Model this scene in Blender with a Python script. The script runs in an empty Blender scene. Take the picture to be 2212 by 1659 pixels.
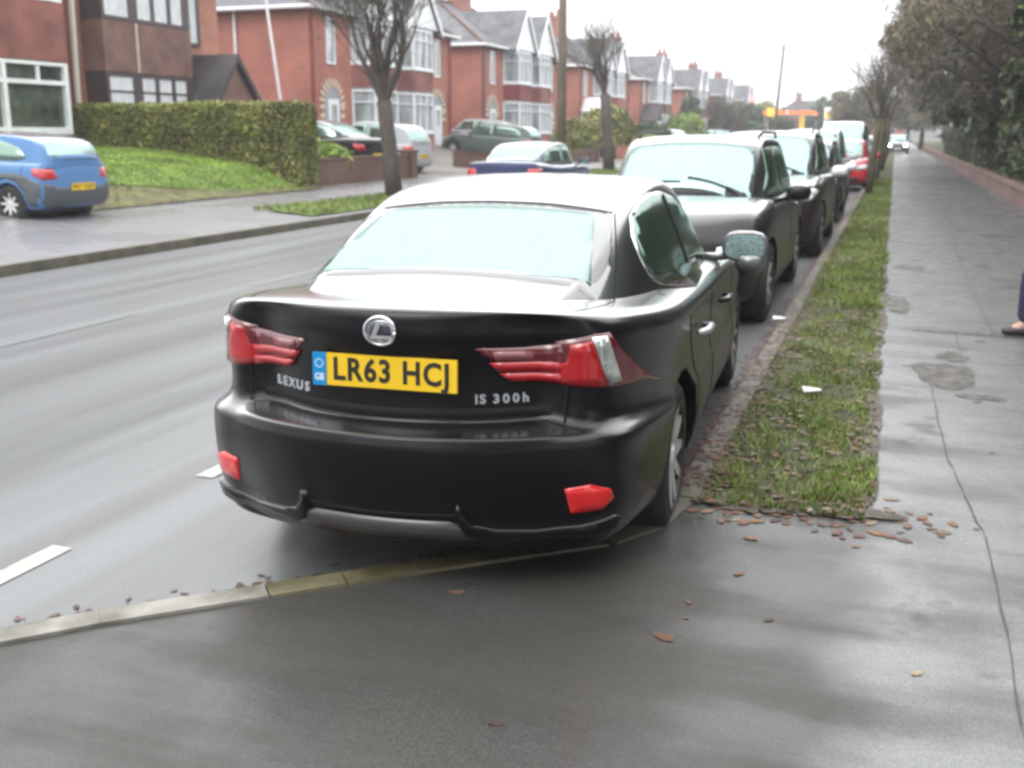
import bpy, bmesh, math, random
from mathutils import Vector, Matrix
from mathutils.bvhtree import BVHTree
random.seed(7)
R = math.radians
C = bpy.context.scene.collection
S = bpy.context.scene

# ------------------------------------------------------------------ camera
cam_d = bpy.data.cameras.new('camera'); cam = bpy.data.objects.new('camera', cam_d); C.objects.link(cam)
cam.location = (0, 0, 1.62)
cam.rotation_euler = (R(90 - 13.2), 0, R(19.34))
cam_d.sensor_width = 36; cam_d.lens = 36 * 2300 / 2212
cam_d.clip_end = 3000; cam_d.clip_start = 0.05
cam_d.dof.use_dof = True; cam_d.dof.focus_distance = 3.0; cam_d.dof.aperture_fstop = 4.5
S.camera = cam
S.render.resolution_x = 1024; S.render.resolution_y = 768

# ------------------------------------------------------------------ world, sun, exposure
w = bpy.data.worlds.new('World'); S.world = w; w.use_nodes = True
nt = w.node_tree; nt.nodes.clear()
out = nt.nodes.new('ShaderNodeOutputWorld'); bg = nt.nodes.new('ShaderNodeBackground')
sky = nt.nodes.new('ShaderNodeTexSky'); sky.sky_type = 'NISHITA'; sky.sun_disc = False
sky.sun_elevation = R(38); sky.sun_rotation = R(200); sky.air_density = 1.0; sky.dust_density = 4.0; sky.ozone_density = 1.0
hs = nt.nodes.new('ShaderNodeHueSaturation'); hs.inputs['Saturation'].default_value = 0.12; hs.inputs['Value'].default_value = 1.0
mx = nt.nodes.new('ShaderNodeMix'); mx.data_type = 'RGBA'
mx.inputs[0].default_value = 0.80
# cloud deck: brighter overhead than at the horizon
tcw = nt.nodes.new('ShaderNodeTexCoord'); sx_ = nt.nodes.new('ShaderNodeSeparateXYZ'); nt.links.new(tcw.outputs['Generated'], sx_.inputs[0])
cr_ = nt.nodes.new('ShaderNodeValToRGB'); cr_.color_ramp.elements[0].position = 0.0; cr_.color_ramp.elements[0].color = (.50, .51, .53, 1)
cr_.color_ramp.elements[1].position = .85; cr_.color_ramp.elements[1].color = (1, 1, 1, 1)
nt.links.new(sx_.outputs[2], cr_.inputs[0])
sc_ = nt.nodes.new('ShaderNodeVectorMath'); sc_.operation = 'SCALE'; sc_.inputs['Scale'].default_value = 25.0
nt.links.new(cr_.outputs[0], sc_.inputs[0]); nt.links.new(sc_.outputs[0], mx.inputs[7])
nt.links.new(sky.outputs[0], hs.inputs['Color']); nt.links.new(hs.outputs[0], mx.inputs[6])
nt.links.new(mx.outputs[2], bg.inputs['Color']); bg.inputs['Strength'].default_value = 0.12
nt.links.new(bg.outputs[0], out.inputs[0])
sd = bpy.data.lights.new('sun', 'SUN'); sd.energy = 0.7; sd.angle = R(25); sd.color = (1, .97, .93)
so = bpy.data.objects.new('sun', sd); C.objects.link(so); so.rotation_euler = (R(40), 0, R(-20))
vs = S.view_settings; vs.view_transform = 'Standard'; vs.look = 'None'; vs.exposure = 0.3; vs.gamma = 1
S.cycles.max_bounces = 6; S.cycles.diffuse_bounces = 3; S.cycles.glossy_bounces = 4; S.cycles.transmission_bounces = 4
S.cycles.use_denoising = True; S.cycles.filter_width = 2.8
S.cycles.caustics_reflective = False; S.cycles.caustics_refractive = False

# ------------------------------------------------------------------ materials
def M(name, col, rough=.6, metal=0., var=.0, vs=3., col2=None, bump=0., bs=40., coat=0., cior=1.5, ior=1.5, stretch=None,
      rvar=0., rs=2., emit=0., det=4., crough=.03, c2lo=.35, c2hi=.65):
    m = bpy.data.materials.new(name); m.use_nodes = True
    n = m.node_tree; p = n.nodes['Principled BSDF']
    p.inputs['Base Color'].default_value = (*col, 1); p.inputs['Roughness'].default_value = rough
    p.inputs['Metallic'].default_value = metal; p.inputs['IOR'].default_value = ior
    if coat: p.inputs['Coat Weight'].default_value = coat; p.inputs['Coat IOR'].default_value = cior; p.inputs['Coat Roughness'].default_value = crough
    if emit: p.inputs['Emission Color'].default_value = (*col, 1); p.inputs['Emission Strength'].default_value = emit
    tc = n.nodes.new('ShaderNodeTexCoord'); mp = n.nodes.new('ShaderNodeMapping')
    n.links.new(tc.outputs['Object'], mp.inputs[0])
    if stretch: mp.inputs['Scale'].default_value = stretch
    if var or col2:
        t = n.nodes.new('ShaderNodeTexNoise'); t.inputs['Scale'].default_value = vs; t.inputs['Detail'].default_value = det
        n.links.new(mp.outputs[0], t.inputs['Vector'])
        r = n.nodes.new('ShaderNodeValToRGB'); r.color_ramp.elements[0].position = c2lo; r.color_ramp.elements[1].position = c2hi
        a = tuple(c * (1 - var) for c in col); b = col2 or tuple(min(1, c * (1 + var)) for c in col)
        r.color_ramp.elements[0].color = (*a, 1); r.color_ramp.elements[1].color = (*b, 1)
        n.links.new(t.outputs['Fac'], r.inputs[0]); n.links.new(r.outputs[0], p.inputs['Base Color'])
    if rvar:
        t = n.nodes.new('ShaderNodeTexNoise'); t.inputs['Scale'].default_value = rs; t.inputs['Detail'].default_value = 5
        n.links.new(mp.outputs[0], t.inputs['Vector'])
        q = n.nodes.new('ShaderNodeMapRange'); q.inputs[1].default_value = .35; q.inputs[2].default_value = .65
        q.inputs[3].default_value = max(.02, rough - rvar); q.inputs[4].default_value = min(1, rough + rvar)
        n.links.new(t.outputs['Fac'], q.inputs[0]); n.links.new(q.outputs[0], p.inputs['Roughness'])
    if bump:
        t = n.nodes.new('ShaderNodeTexNoise'); t.inputs['Scale'].default_value = bs; t.inputs['Detail'].default_value = 3
        n.links.new(tc.outputs['Object'], t.inputs['Vector'])
        b = n.nodes.new('ShaderNodeBump'); b.inputs['Strength'].default_value = bump; b.inputs['Distance'].default_value = .02
        n.links.new(t.outputs['Fac'], b.inputs['Height']); n.links.new(b.outputs[0], p.inputs['Normal'])
        if coat: n.links.new(b.outputs[0], p.inputs['Coat Normal'])
    return m

def brick_mat(name, c1, c2, mortar=(.34, .28, .25)):
    m = M(name, c1, .8); n = m.node_tree; p = n.nodes['Principled BSDF']
    tc = n.nodes.new('ShaderNodeTexCoord'); sp = n.nodes.new('ShaderNodeSeparateXYZ'); cb = n.nodes.new('ShaderNodeCombineXYZ')
    ad = n.nodes.new('ShaderNodeMath'); n.links.new(tc.outputs['Object'], sp.inputs[0])
    n.links.new(sp.outputs[0], ad.inputs[0]); n.links.new(sp.outputs[1], ad.inputs[1])
    n.links.new(ad.outputs[0], cb.inputs[0]); n.links.new(sp.outputs[2], cb.inputs[1])
    b = n.nodes.new('ShaderNodeTexBrick'); b.inputs['Scale'].default_value = 1
    b.inputs['Brick Width'].default_value = .225; b.inputs['Row Height'].default_value = .075; b.inputs['Mortar Size'].default_value = .008
    b.inputs['Color1'].default_value = (*c1, 1); b.inputs['Color2'].default_value = (*c2, 1); b.inputs['Mortar'].default_value = (*mortar, 1)
    n.links.new(cb.outputs[0], b.inputs['Vector'])
    t = n.nodes.new('ShaderNodeTexNoise'); t.inputs['Scale'].default_value = .7; t.inputs['Detail'].default_value = 5
    n.links.new(tc.outputs['Object'], t.inputs['Vector'])
    q = n.nodes.new('ShaderNodeMapRange'); q.inputs[1].default_value = .3; q.inputs[2].default_value = .7; q.inputs[3].default_value = .72; q.inputs[4].default_value = 1.15
    n.links.new(t.outputs['Fac'], q.inputs[0])
    mm = n.nodes.new('ShaderNodeVectorMath'); mm.operation = 'SCALE'
    n.links.new(b.outputs['Color'], mm.inputs[0]); n.links.new(q.outputs[0], mm.inputs['Scale'])
    n.links.new(mm.outputs[0], p.inputs['Base Color'])
    return m

def tile_mat(name, c, rows=.1, rough=.55):
    m = M(name, c, rough, var=.3, vs=1.5); n = m.node_tree; p = n.nodes['Principled BSDF']
    tc = n.nodes.new('ShaderNodeTexCoord')
    wv = n.nodes.new('ShaderNodeTexWave'); wv.bands_direction = 'Z'; wv.wave_profile = 'SAW'; wv.inputs['Scale'].default_value = .314 / rows
    wv.inputs['Distortion'].default_value = .3
    n.links.new(tc.outputs['Object'], wv.inputs['Vector'])
    b = n.nodes.new('ShaderNodeBump'); b.inputs['Strength'].default_value = .6; b.inputs['Distance'].default_value = .03
    n.links.new(wv.outputs['Fac'], b.inputs['Height']); n.links.new(b.outputs[0], p.inputs['Normal'])
    return m

def asphalt(name, c1, c2, rlo, rhi, nscale, streak=False, bump=.25, patch=None):
    """wet tarmac: colour and gloss both vary with how wet a patch is"""
    m = M(name, c1, .3); n = m.node_tree; p = n.nodes['Principled BSDF']
    tc = n.nodes.new('ShaderNodeTexCoord')
    t = n.nodes.new('ShaderNodeTexNoise'); t.inputs['Scale'].default_value = nscale; t.inputs['Detail'].default_value = 6
    src = tc.outputs['Object']
    if streak:
        mp = n.nodes.new('ShaderNodeMapping'); mp.inputs['Scale'].default_value = (1, .045, 1); n.links.new(src, mp.inputs[0])
        n.links.new(mp.outputs[0], t.inputs['Vector'])
    else: n.links.new(src, t.inputs['Vector'])
    r = n.nodes.new('ShaderNodeValToRGB'); r.color_ramp.elements[0].position = .38; r.color_ramp.elements[1].position = .62
    r.color_ramp.elements[0].color = (*c1, 1); r.color_ramp.elements[1].color = (*c2, 1)
    n.links.new(t.outputs['Fac'], r.inputs[0])
    f = n.nodes.new('ShaderNodeTexNoise'); f.inputs['Scale'].default_value = 160; f.inputs['Detail'].default_value = 2
    n.links.new(src, f.inputs['Vector'])
    q = n.nodes.new('ShaderNodeMapRange'); q.inputs[1].default_value = .3; q.inputs[2].default_value = .7; q.inputs[3].default_value = .7; q.inputs[4].default_value = 1.3
    n.links.new(f.outputs['Fac'], q.inputs[0])
    mm = n.nodes.new('ShaderNodeVectorMath'); mm.operation = 'SCALE'; n.links.new(r.outputs[0], mm.inputs[0]); n.links.new(q.outputs[0], mm.inputs['Scale'])
    n.links.new(mm.outputs[0], p.inputs['Base Color'])
    q2 = n.nodes.new('ShaderNodeMapRange'); q2.inputs[1].default_value = .4; q2.inputs[2].default_value = .62; q2.inputs[3].default_value = rhi; q2.inputs[4].default_value = rlo
    t2 = n.nodes.new('ShaderNodeTexNoise'); t2.inputs['Scale'].default_value = nscale * 1.0; t2.inputs['Detail'].default_value = 6
    n.links.new(t.inputs['Vector'].links[0].from_socket, t2.inputs['Vector'])
    n.links.new(t2.outputs['Fac'], q2.inputs[0]); n.links.new(q2.outputs[0], p.inputs['Roughness'])
    b = n.nodes.new('ShaderNodeBump'); b.inputs['Strength'].default_value = bump; b.inputs['Distance'].default_value = .004
    n.links.new(f.outputs['Fac'], b.inputs['Height']); n.links.new(b.outputs[0], p.inputs['Normal'])
    p.inputs['IOR'].default_value = 1.6
    return m

def road_mat():
    m = asphalt('wet_road', (.09, .093, .094), (.15, .158, .162), .2, .5, 2.2, streak=True, bump=.25); n = m.node_tree; p = n.nodes['Principled BSDF']; L = n.links.new
    tc = n.nodes.new('ShaderNodeTexCoord'); sp = n.nodes.new('ShaderNodeSeparateXYZ'); L(tc.outputs['Object'], sp.inputs[0])
    mp = n.nodes.new('ShaderNodeMapping'); mp.inputs['Scale'].default_value = (.9, .12, 1); L(tc.outputs['Object'], mp.inputs[0])
    t = n.nodes.new('ShaderNodeTexNoise'); t.inputs['Scale'].default_value = 1.2; t.inputs['Detail'].default_value = 6; L(mp.outputs[0], t.inputs['Vector'])
    q = n.nodes.new('ShaderNodeMapRange'); q.inputs[1].default_value = .3; q.inputs[2].default_value = .7; q.inputs[3].default_value = -.45; q.inputs[4].default_value = .45; L(t.outputs['Fac'], q.inputs[0])
    a = n.nodes.new('ShaderNodeMath'); a.operation = 'ADD'; L(sp.outputs[0], a.inputs[0]); L(q.outputs[0], a.inputs[1])
    b = n.nodes.new('ShaderNodeMapRange'); b.inputs[1].default_value = -9.7; b.inputs[2].default_value = -.8; L(a.outputs[0], b.inputs[0])
    r = n.nodes.new('ShaderNodeValToRGB'); r.color_ramp.interpolation = 'B_SPLINE'; e = r.color_ramp.elements; e[0].position = 0; e[0].color = (.35,) * 3 + (1,); e[1].position = 1; e[1].color = (.75,) * 3 + (1,)
    for x, v in ((.09, .9), (.17, .25), (.26, .8), (.36, 1.0), (.45, .25), (.54, .9), (.60, .85), (.635, .1), (.68, .9), (.80, 1.0)):
        k = e.new(x); k.color = (v, v, v, 1)
    L(b.outputs[0], r.inputs[0])
    # wet tyre tracks are darker and smoother than the wet crown between them
    k = n.nodes.new('ShaderNodeMapRange'); k.inputs[3].default_value = .34; k.inputs[4].default_value = 1.28; L(r.outputs[0], k.inputs[0])
    old = p.inputs['Base Color'].links[0].from_socket; s2 = n.nodes.new('ShaderNodeVectorMath'); s2.operation = 'SCALE'; L(old, s2.inputs[0]); L(k.outputs[0], s2.inputs['Scale']); L(s2.outputs[0], p.inputs['Base Color'])
    k2 = n.nodes.new('ShaderNodeMapRange'); k2.inputs[3].default_value = .62; k2.inputs[4].default_value = .24; L(r.outputs[0], k2.inputs[0]); L(k2.outputs[0], p.inputs['Roughness'])
    return m
m_road = road_mat()
m_pave = asphalt('wet_footway', (.12, .118, .115), (.25, .26, .265), .12, .5, 1.5)
m_apron = asphalt('wet_apron', (.055, .052, .047), (.115, .118, .118), .16, .5, .8, bump=.35)
def footway_mat():
    m = M('wet_footway', (.1, .1, .1), .3); n = m.node_tree; p = n.nodes['Principled BSDF']; L = n.links.new
    def nd(t): return n.nodes.new(t)
    tc = nd('ShaderNodeTexCoord'); sp = nd('ShaderNodeSeparateXYZ'); L(tc.outputs['Object'], sp.inputs[0])
    def noise(sc, det=5, st=None):
        t = nd('ShaderNodeTexNoise'); t.inputs['Scale'].default_value = sc; t.inputs['Detail'].default_value = det
        if st:
            mp = nd('ShaderNodeMapping'); mp.inputs['Scale'].default_value = st; L(tc.outputs['Object'], mp.inputs[0]); L(mp.outputs[0], t.inputs['Vector'])
        else: L(tc.outputs['Object'], t.inputs['Vector'])
        return t.outputs['Fac']
    def rng(v, a, b, c, d):
        q = nd('ShaderNodeMapRange'); q.inputs[1].default_value = a; q.inputs[2].default_value = b; q.inputs[3].default_value = c; q.inputs[4].default_value = d; q.interpolation_type = 'SMOOTHSTEP'; L(v, q.inputs[0]); return q.outputs[0]
    def mth(op, a, b):
        q = nd('ShaderNodeMath'); q.operation = op
        for i, x in enumerate((a, b)):
            if isinstance(x, (int, float)): q.inputs[i].default_value = x
            else: L(x, q.inputs[i])
        return q.outputs[0]
    def mixc(f, a, b):
        q = nd('ShaderNodeMix'); q.data_type = 'RGBA'; L(f, q.inputs[0])
        for i, x in ((6, a), (7, b)):
            if isinstance(x, tuple): q.inputs[i].default_value = (*x, 1)
            else: L(x, q.inputs[i])
        return q.outputs[2]
    big = noise(1.3); wob = mth('MULTIPLY', mth('SUBTRACT', noise(2.0), .5), .55)
    xw = mth('ADD', sp.outputs[0], wob)
    walk = rng(xw, -.12, .16, 0, 1)                 # driveway crossing -> footway
    old = rng(xw, .50, .95, 0, 1)                   # older darker surface on the wall side
    far = rng(sp.outputs[1], 4.1, 4.5, 0, 1)
    walk = mth('MAXIMUM', walk, far)
    stripes = noise(1.0, 4, (.5, 3.0, 1))
    wet = rng(mth('ADD', mth('MULTIPLY', big, .5), mth('MULTIPLY', stripes, .5)), .40, .58, 0, 1)
    c_ap = mixc(wet, (.044, .042, .037), (.062, .061, .058)); c_w = mixc(wet, (.10, .10, .10), (.19, .196, .20)); c_o = mixc(wet, (.08, .075, .075), (.17, .17, .175))
    c = mixc(walk, c_ap, mixc(old, c_w, c_o))
    f = noise(170, 2); spk = nd('ShaderNodeVectorMath'); spk.operation = 'SCALE'; L(c, spk.inputs[0]); L(rng(f, .3, .7, .74, 1.26), spk.inputs['Scale'])
    # a few dark stains
    st = rng(mth('ADD', mth('MULTIPLY', noise(2.3, 5), mth('ADD', mth('MULTIPLY', walk, .12), .9)), 0), .60, .68, 1, .42); spk2 = nd('ShaderNodeVectorMath'); spk2.operation = 'SCALE'; L(spk.outputs[0], spk2.inputs[0]); L(st, spk2.inputs['Scale'])
    L(spk2.outputs[0], p.inputs['Base Color'])
    L(rng(mth('ADD', wet, mth('MULTIPLY', noise(6), .5)), .2, 1.2, .52, .27), p.inputs['Roughness'])
    b = nd('ShaderNodeBump'); b.inputs['Strength'].default_value = .14; b.inputs['Distance'].default_value = .004; L(f, b.inputs['Height'])
    b2 = nd('ShaderNodeBump'); b2.inputs['Strength'].default_value = .25; b2.inputs['Distance'].default_value = .03; L(noise(3.5, 4), b2.inputs['Height']); L(b.outputs[0], b2.inputs['Normal']); L(b2.outputs[0], p.inputs['Normal'])
    p.inputs['IOR'].default_value = 1.5
    return m
m_foot = footway_mat()
m_farpave = asphalt('far_footway', (.15, .14, .145), (.25, .25, .26), .2, .5, .5)
m_kerb = M('kerb_concrete', (.18, .175, .14), .5, var=.25, vs=6, col2=(.32, .31, .28), bump=.2, bs=60, rvar=.15)
m_kerb_alg = M('kerb_concrete_algae', (.11, .095, .045), .5, var=.3, vs=5, col2=(.18, .165, .10), bump=.2, bs=60)
m_kerb_dark = M('kerb_worn', (.12, .11, .085), .5, var=.3, vs=4, bump=.2, bs=60)
m_paint = M('road_paint', (.50, .51, .47), .45, var=.12, vs=14, col2=(.30, .31, .29), c2lo=.45, c2hi=.75)
m_paint_worn = M('road_paint_worn', (.20, .21, .21), .4, var=.2, vs=2.5, col2=(.15, .155, .158), stretch=(3, .5, 1))
m_soil = M('verge_soil', (.055, .04, .025), .8, var=.4, vs=9, col2=(.07, .09, .025), bump=.6, bs=30)
m_lawn = M('lawn', (.10, .18, .025), .8, var=.25, vs=2.5, col2=(.17, .27, .05), bump=.5, bs=60)
m_field = M('field', (.06, .09, .03), .9, var=.3, vs=.2)
m_gardens = M('garden_ground', (.13, .12, .105), .6, var=.25, vs=.6, col2=(.17, .16, .15), bump=.2)
def leafm(name, c, v=.35, rough=.6):
    return M(name, c, rough, var=v, vs=6.)
def blade_mat(name, cols, sc=3.):
    m = M(name, cols[0], .55); n = m.node_tree; p = n.nodes['Principled BSDF']
    g = n.nodes.new('ShaderNodeNewGeometry'); r = n.nodes.new('ShaderNodeValToRGB'); r.color_ramp.interpolation = 'CONSTANT'
    while len(r.color_ramp.elements) < len(cols): r.color_ramp.elements.new(.5)
    for i, c in enumerate(cols):
        r.color_ramp.elements[i].position = i / len(cols); r.color_ramp.elements[i].color = (*c, 1)
    n.links.new(g.outputs['Random Per Island'], r.inputs[0])
    t = n.nodes.new('ShaderNodeTexNoise'); t.inputs['Scale'].default_value = sc; t.inputs['Detail'].default_value = 3
    tc = n.nodes.new('ShaderNodeTexCoord'); n.links.new(tc.outputs['Object'], t.inputs['Vector'])
    q = n.nodes.new('ShaderNodeMapRange'); q.inputs[1].default_value = .35; q.inputs[2].default_value = .65; q.inputs[3].default_value = .6; q.inputs[4].default_value = 1.35
    n.links.new(t.outputs['Fac'], q.inputs[0])
    mm = n.nodes.new('ShaderNodeVectorMath'); mm.operation = 'SCALE'; n.links.new(r.outputs[0], mm.inputs[0]); n.links.new(q.outputs[0], mm.inputs['Scale'])
    n.links.new(mm.outputs[0], p.inputs['Base Color'])
    return m
m_grass = blade_mat('grass_blades', [(.13, .21, .035), (.18, .25, .05), (.11, .19, .035), (.24, .25, .08), (.17, .13, .055), (.15, .25, .045)], 2.)
m_lawnb = blade_mat('lawn_blades', [(.17, .27, .03), (.23, .34, .05), (.19, .29, .035), (.28, .35, .08)], 1.)
m_fallen = blade_mat('fallen_leaves', [(.15, .065, .035), (.11, .055, .035), (.19, .10, .045), (.09, .05, .035), (.24, .18, .11), (.14, .08, .065)], 6.)
m_fallen2 = blade_mat('gutter_leaves', [(.10, .045, .04), (.13, .055, .045), (.07, .04, .035), (.15, .09, .06), (.11, .06, .055)], 6.)
m_hedge = blade_mat('hedge_leaf', [(.15, .20, .04), (.21, .25, .055), (.27, .27, .065), (.17, .19, .05), (.28, .23, .085)], .9)
m_ever = blade_mat('evergreen_leaf', [(.04, .08, .03), (.07, .13, .045), (.03, .055, .025), (.10, .16, .06)], .9)
m_ivy = blade_mat('ivy_leaf', [(.035, .055, .024), (.055, .085, .03), (.06, .055, .032), (.09, .125, .04)], .7)
m_twigleaf = blade_mat('brown_twigs', [(.12, .10, .065), (.16, .135, .085), (.11, .12, .05), (.17, .135, .105)], .6)
m_bark = M('bark', (.065, .05, .042), .75, var=.35, vs=5, bump=.8, bs=25, stretch=(4, 4, 1))
m_bark2 = M('bark_mossy', (.085, .075, .045), .8, var=.35, vs=5, bump=.8, bs=25, stretch=(4, 4, 1))
m_twig = M('twig_bark', (.10, .085, .065), .8, var=.2, vs=3)

m_brick = brick_mat('red_brick', (.44, .12, .07), (.36, .09, .055))
m_brick2 = brick_mat('orange_brick', (.44, .15, .08), (.36, .115, .065))
m_brick3 = brick_mat('garden_wall_brick', (.16, .075, .055), (.11, .055, .045), (.14, .11, .09))
m_brick4 = brick_mat('chimney_brick', (.36, .12, .085), (.28, .09, .07))
m_brickp = brick_mat('pink_wall_brick', (.24, .15, .125), (.18, .11, .095), (.2, .16, .14))
m_roof = tile_mat('grey_tiles', (.115, .118, .13))
m_roofd = tile_mat('dark_tiles', (.065, .06, .065))
m_hung = tile_mat('hung_tiles_red', (.27, .10, .085), .12)
m_hungb = tile_mat('hung_tiles_brown', (.20, .11, .09), .12)
m_hungd = tile_mat('hung_tiles_crimson', (.24, .04, .05), .12)
m_white = M('white_upvc', (.80, .82, .84), .35, var=.06, vs=3)
m_cream = M('cream_stone', (.58, .52, .42), .7, var=.1)
m_dkframe = M('dark_frame', (.06, .045, .045), .4, var=.1)
m_redpipe = M('red_pipe', (.26, .035, .035), .5, var=.1)
m_dkpipe = M('dark_pipe', (.09, .05, .045), .5, var=.1)
m_curtain = M('net_curtain', (.62, .66, .68), .8, var=.15, vs=3, stretch=(6, 6, 1))
m_win = M('house_glass', (.30, .34, .35), .12, var=.4, vs=1.2, col2=(.52, .57, .58), coat=1, cior=1.6, stretch=(2.5, 2.5, .6))
m_windk = M('house_glass_dark', (.05, .06, .05), .08, var=.5, vs=2, col2=(.10, .13, .10), coat=1)
m_steel = M('galvanised', (.22, .24, .24), .5, var=.15)
m_wood = M('pole_wood', (.13, .105, .075), .8, var=.3, vs=3, stretch=(6, 6, .5))

def paint(name, c, rough=.45, metal=0., gl=.17, lo=.035, hi=.80, bump=.05, tint=(1, 1, 1)):
    """wet lacquer: a dark ground under a rain-beaded film that mirrors strongly only at a grazing angle"""
    m = M(name, c, rough, metal); n = m.node_tree; p = n.nodes['Principled BSDF']; p.inputs['Specular IOR Level'].default_value = 0.1
    lw = n.nodes.new('ShaderNodeLayerWeight'); lw.inputs['Blend'].default_value = .5
    r = n.nodes.new('ShaderNodeValToRGB'); e = r.color_ramp.elements; e[0].position = 0; e[0].color = (lo, lo, lo, 1); e[1].position = 1; e[1].color = (.95, .95, .95, 1)
    for q, v in ((.30, lo * 1.2), (.50, lo + (hi - lo) * .22), (.70, hi * .85), (.85, hi * 1.1)):
        x = e.new(q); x.color = (v, v, v, 1)
    n.links.new(lw.outputs['Facing'], r.inputs[0])
    g = n.nodes.new('ShaderNodeBsdfGlossy'); g.inputs['Roughness'].default_value = gl; g.inputs['Color'].default_value = (*tint, 1)
    tc = n.nodes.new('ShaderNodeTexCoord'); f = n.nodes.new('ShaderNodeTexNoise'); f.inputs['Scale'].default_value = 140; f.inputs['Detail'].default_value = 2
    n.links.new(tc.outputs['Object'], f.inputs['Vector']); b = n.nodes.new('ShaderNodeBump'); b.inputs['Strength'].default_value = bump; b.inputs['Distance'].default_value = .01
    n.links.new(f.outputs['Fac'], b.inputs['Height']); n.links.new(b.outputs[0], g.inputs['Normal'])
    # rain lies on upward faces; upright ones lose sheen to imitate darker reflections
    ge = n.nodes.new('ShaderNodeNewGeometry'); sz = n.nodes.new('ShaderNodeSeparateXYZ'); n.links.new(ge.outputs['Normal'], sz.inputs[0])
    up = n.nodes.new('ShaderNodeMapRange'); up.inputs[1].default_value = .42; up.inputs[2].default_value = .8; up.inputs[3].default_value = .28; up.inputs[4].default_value = 1.0; n.links.new(sz.outputs[2], up.inputs[0])
    mu = n.nodes.new('ShaderNodeMath'); mu.operation = 'MULTIPLY'; n.links.new(r.outputs[0], mu.inputs[0]); n.links.new(up.outputs[0], mu.inputs[1])
    x = n.nodes.new('ShaderNodeMixShader'); n.links.new(mu.outputs[0], x.inputs[0]); n.links.new(p.outputs[0], x.inputs[1]); n.links.new(g.outputs[0], x.inputs[2])
    n.links.new(x.outputs[0], n.nodes['Material Output'].inputs[0]); return m
p_black = paint('black_paint', (.006, .006, .008))
p_brown = paint('dark_brown_paint', (.022, .017, .016))
p_dkgrey = paint('dark_grey_paint', (.013, .012, .014))
p_blue = paint('sky_blue_paint', (.09, .20, .40))
p_navy = paint('navy_paint', (.02, .03, .09))
p_red = paint('red_paint', (.52, .03, .04))
p_silver = paint('silver_paint', (.36, .38, .41))
p_white = paint('white_paint', (.78, .79, .82))
p_dgreen = paint('green_grey_paint', (.10, .13, .12))
m_cap_sheen = paint('mirror_cap_sheen', (.10, .105, .11), lo=.25, hi=.85)  # black housing made greyer and glossier, standing in for sky reflected on it
m_plastic = M('grey_plastic', (.075, .085, .095), .55, var=.1)
m_blackp = M('black_plastic', (.012, .012, .013), .45)
m_rubber = M('tyre_rubber', (.018, .018, .018), .75, bump=.2, bs=60)
m_alloy = M('alloy', (.62, .64, .65), .3, .35, var=.1, coat=.5)
m_chrome = M('chrome', (.78, .80, .82), .14, 1.)
m_letter = M('chrome_letter', (.62, .65, .68), .3, .6)
def carglass(name, tint, fac=.5, rough=.08, dark=(.02, .03, .028)):
    """wet car glass: beaded water throws back much of the sky"""
    m = bpy.data.materials.new(name); m.use_nodes = True; n = m.node_tree
    p = n.nodes['Principled BSDF']; p.inputs['Base Color'].default_value = (*dark, 1); p.inputs['Roughness'].default_value = .2
    g = n.nodes.new('ShaderNodeBsdfGlossy'); g.inputs['Roughness'].default_value = rough
    t = n.nodes.new('ShaderNodeTexNoise'); t.inputs['Scale'].default_value = 2.2; t.inputs['Detail'].default_value = 5
    mp = n.nodes.new('ShaderNodeMapping'); mp.inputs['Scale'].default_value = (12, 2.0, 2.0)
    tc = n.nodes.new('ShaderNodeTexCoord'); n.links.new(tc.outputs['Object'], mp.inputs[0]); n.links.new(mp.outputs[0], t.inputs['Vector'])
    r = n.nodes.new('ShaderNodeValToRGB'); r.color_ramp.elements[0].position = .3; r.color_ramp.elements[1].position = .72
    r.color_ramp.elements[0].color = (*[c * .95 for c in tint], 1); r.color_ramp.elements[1].color = (*[min(1, c * 1.08) for c in tint], 1)
    n.links.new(t.outputs['Fac'], r.inputs[0]); n.links.new(r.outputs[0], g.inputs['Color'])
    f = n.nodes.new('ShaderNodeTexNoise'); f.inputs['Scale'].default_value = 90; f.inputs['Detail'].default_value = 2
    n.links.new(tc.outputs['Object'], f.inputs['Vector'])
    b = n.nodes.new('ShaderNodeBump'); b.inputs['Strength'].default_value = .12; b.inputs['Distance'].default_value = .01
    n.links.new(f.outputs['Fac'], b.inputs['Height']); n.links.new(b.outputs[0], g.inputs['Normal'])
    x = n.nodes.new('ShaderNodeMixShader'); x.inputs[0].default_value = fac
    n.links.new(p.outputs[0], x.inputs[1]); n.links.new(g.outputs[0], x.inputs[2])
    n.links.new(x.outputs[0], n.nodes['Material Output'].inputs[0])
    return m
g_rear = carglass('wet_screen_glass', (.60, .86, .77), .40, .22)
g_front = carglass('wet_windscreen', (.60, .85, .82), .42, .22)
g_side = carglass('side_glass', (.42, .60, .50), .42, .05, (.025, .045, .035))
g_mirror = carglass('mirror_glass', (.45, .62, .62), .85, .04)
m_frit = M('glass_border', (.10, .105, .115), .2, coat=1, cior=2.1)
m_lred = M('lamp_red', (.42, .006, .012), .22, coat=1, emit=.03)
m_lredd = M('lamp_red_dark', (.12, .008, .014), .2, coat=1, cior=1.6)
m_lpink = M('lamp_clear_pink', (.34, .13, .14), .2, coat=1)
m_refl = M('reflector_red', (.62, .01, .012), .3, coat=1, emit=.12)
m_lclear = M('lamp_clear', (.70, .76, .74), .12, .5, coat=1, var=.3, vs=14)
m_py = M('plate_yellow', (.86, .56, .02), .4)
m_pw = M('plate_white', (.75, .75, .72), .4)
m_pb = M('plate_blue', (.0, .25, .58), .4)
m_ptx = M('plate_text', (.02, .018, .015), .5)
m_ptw = M('plate_symbol', (.7, .8, .85), .5)
m_gap = M('shut_gap', (.004, .004, .005), .9)
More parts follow.
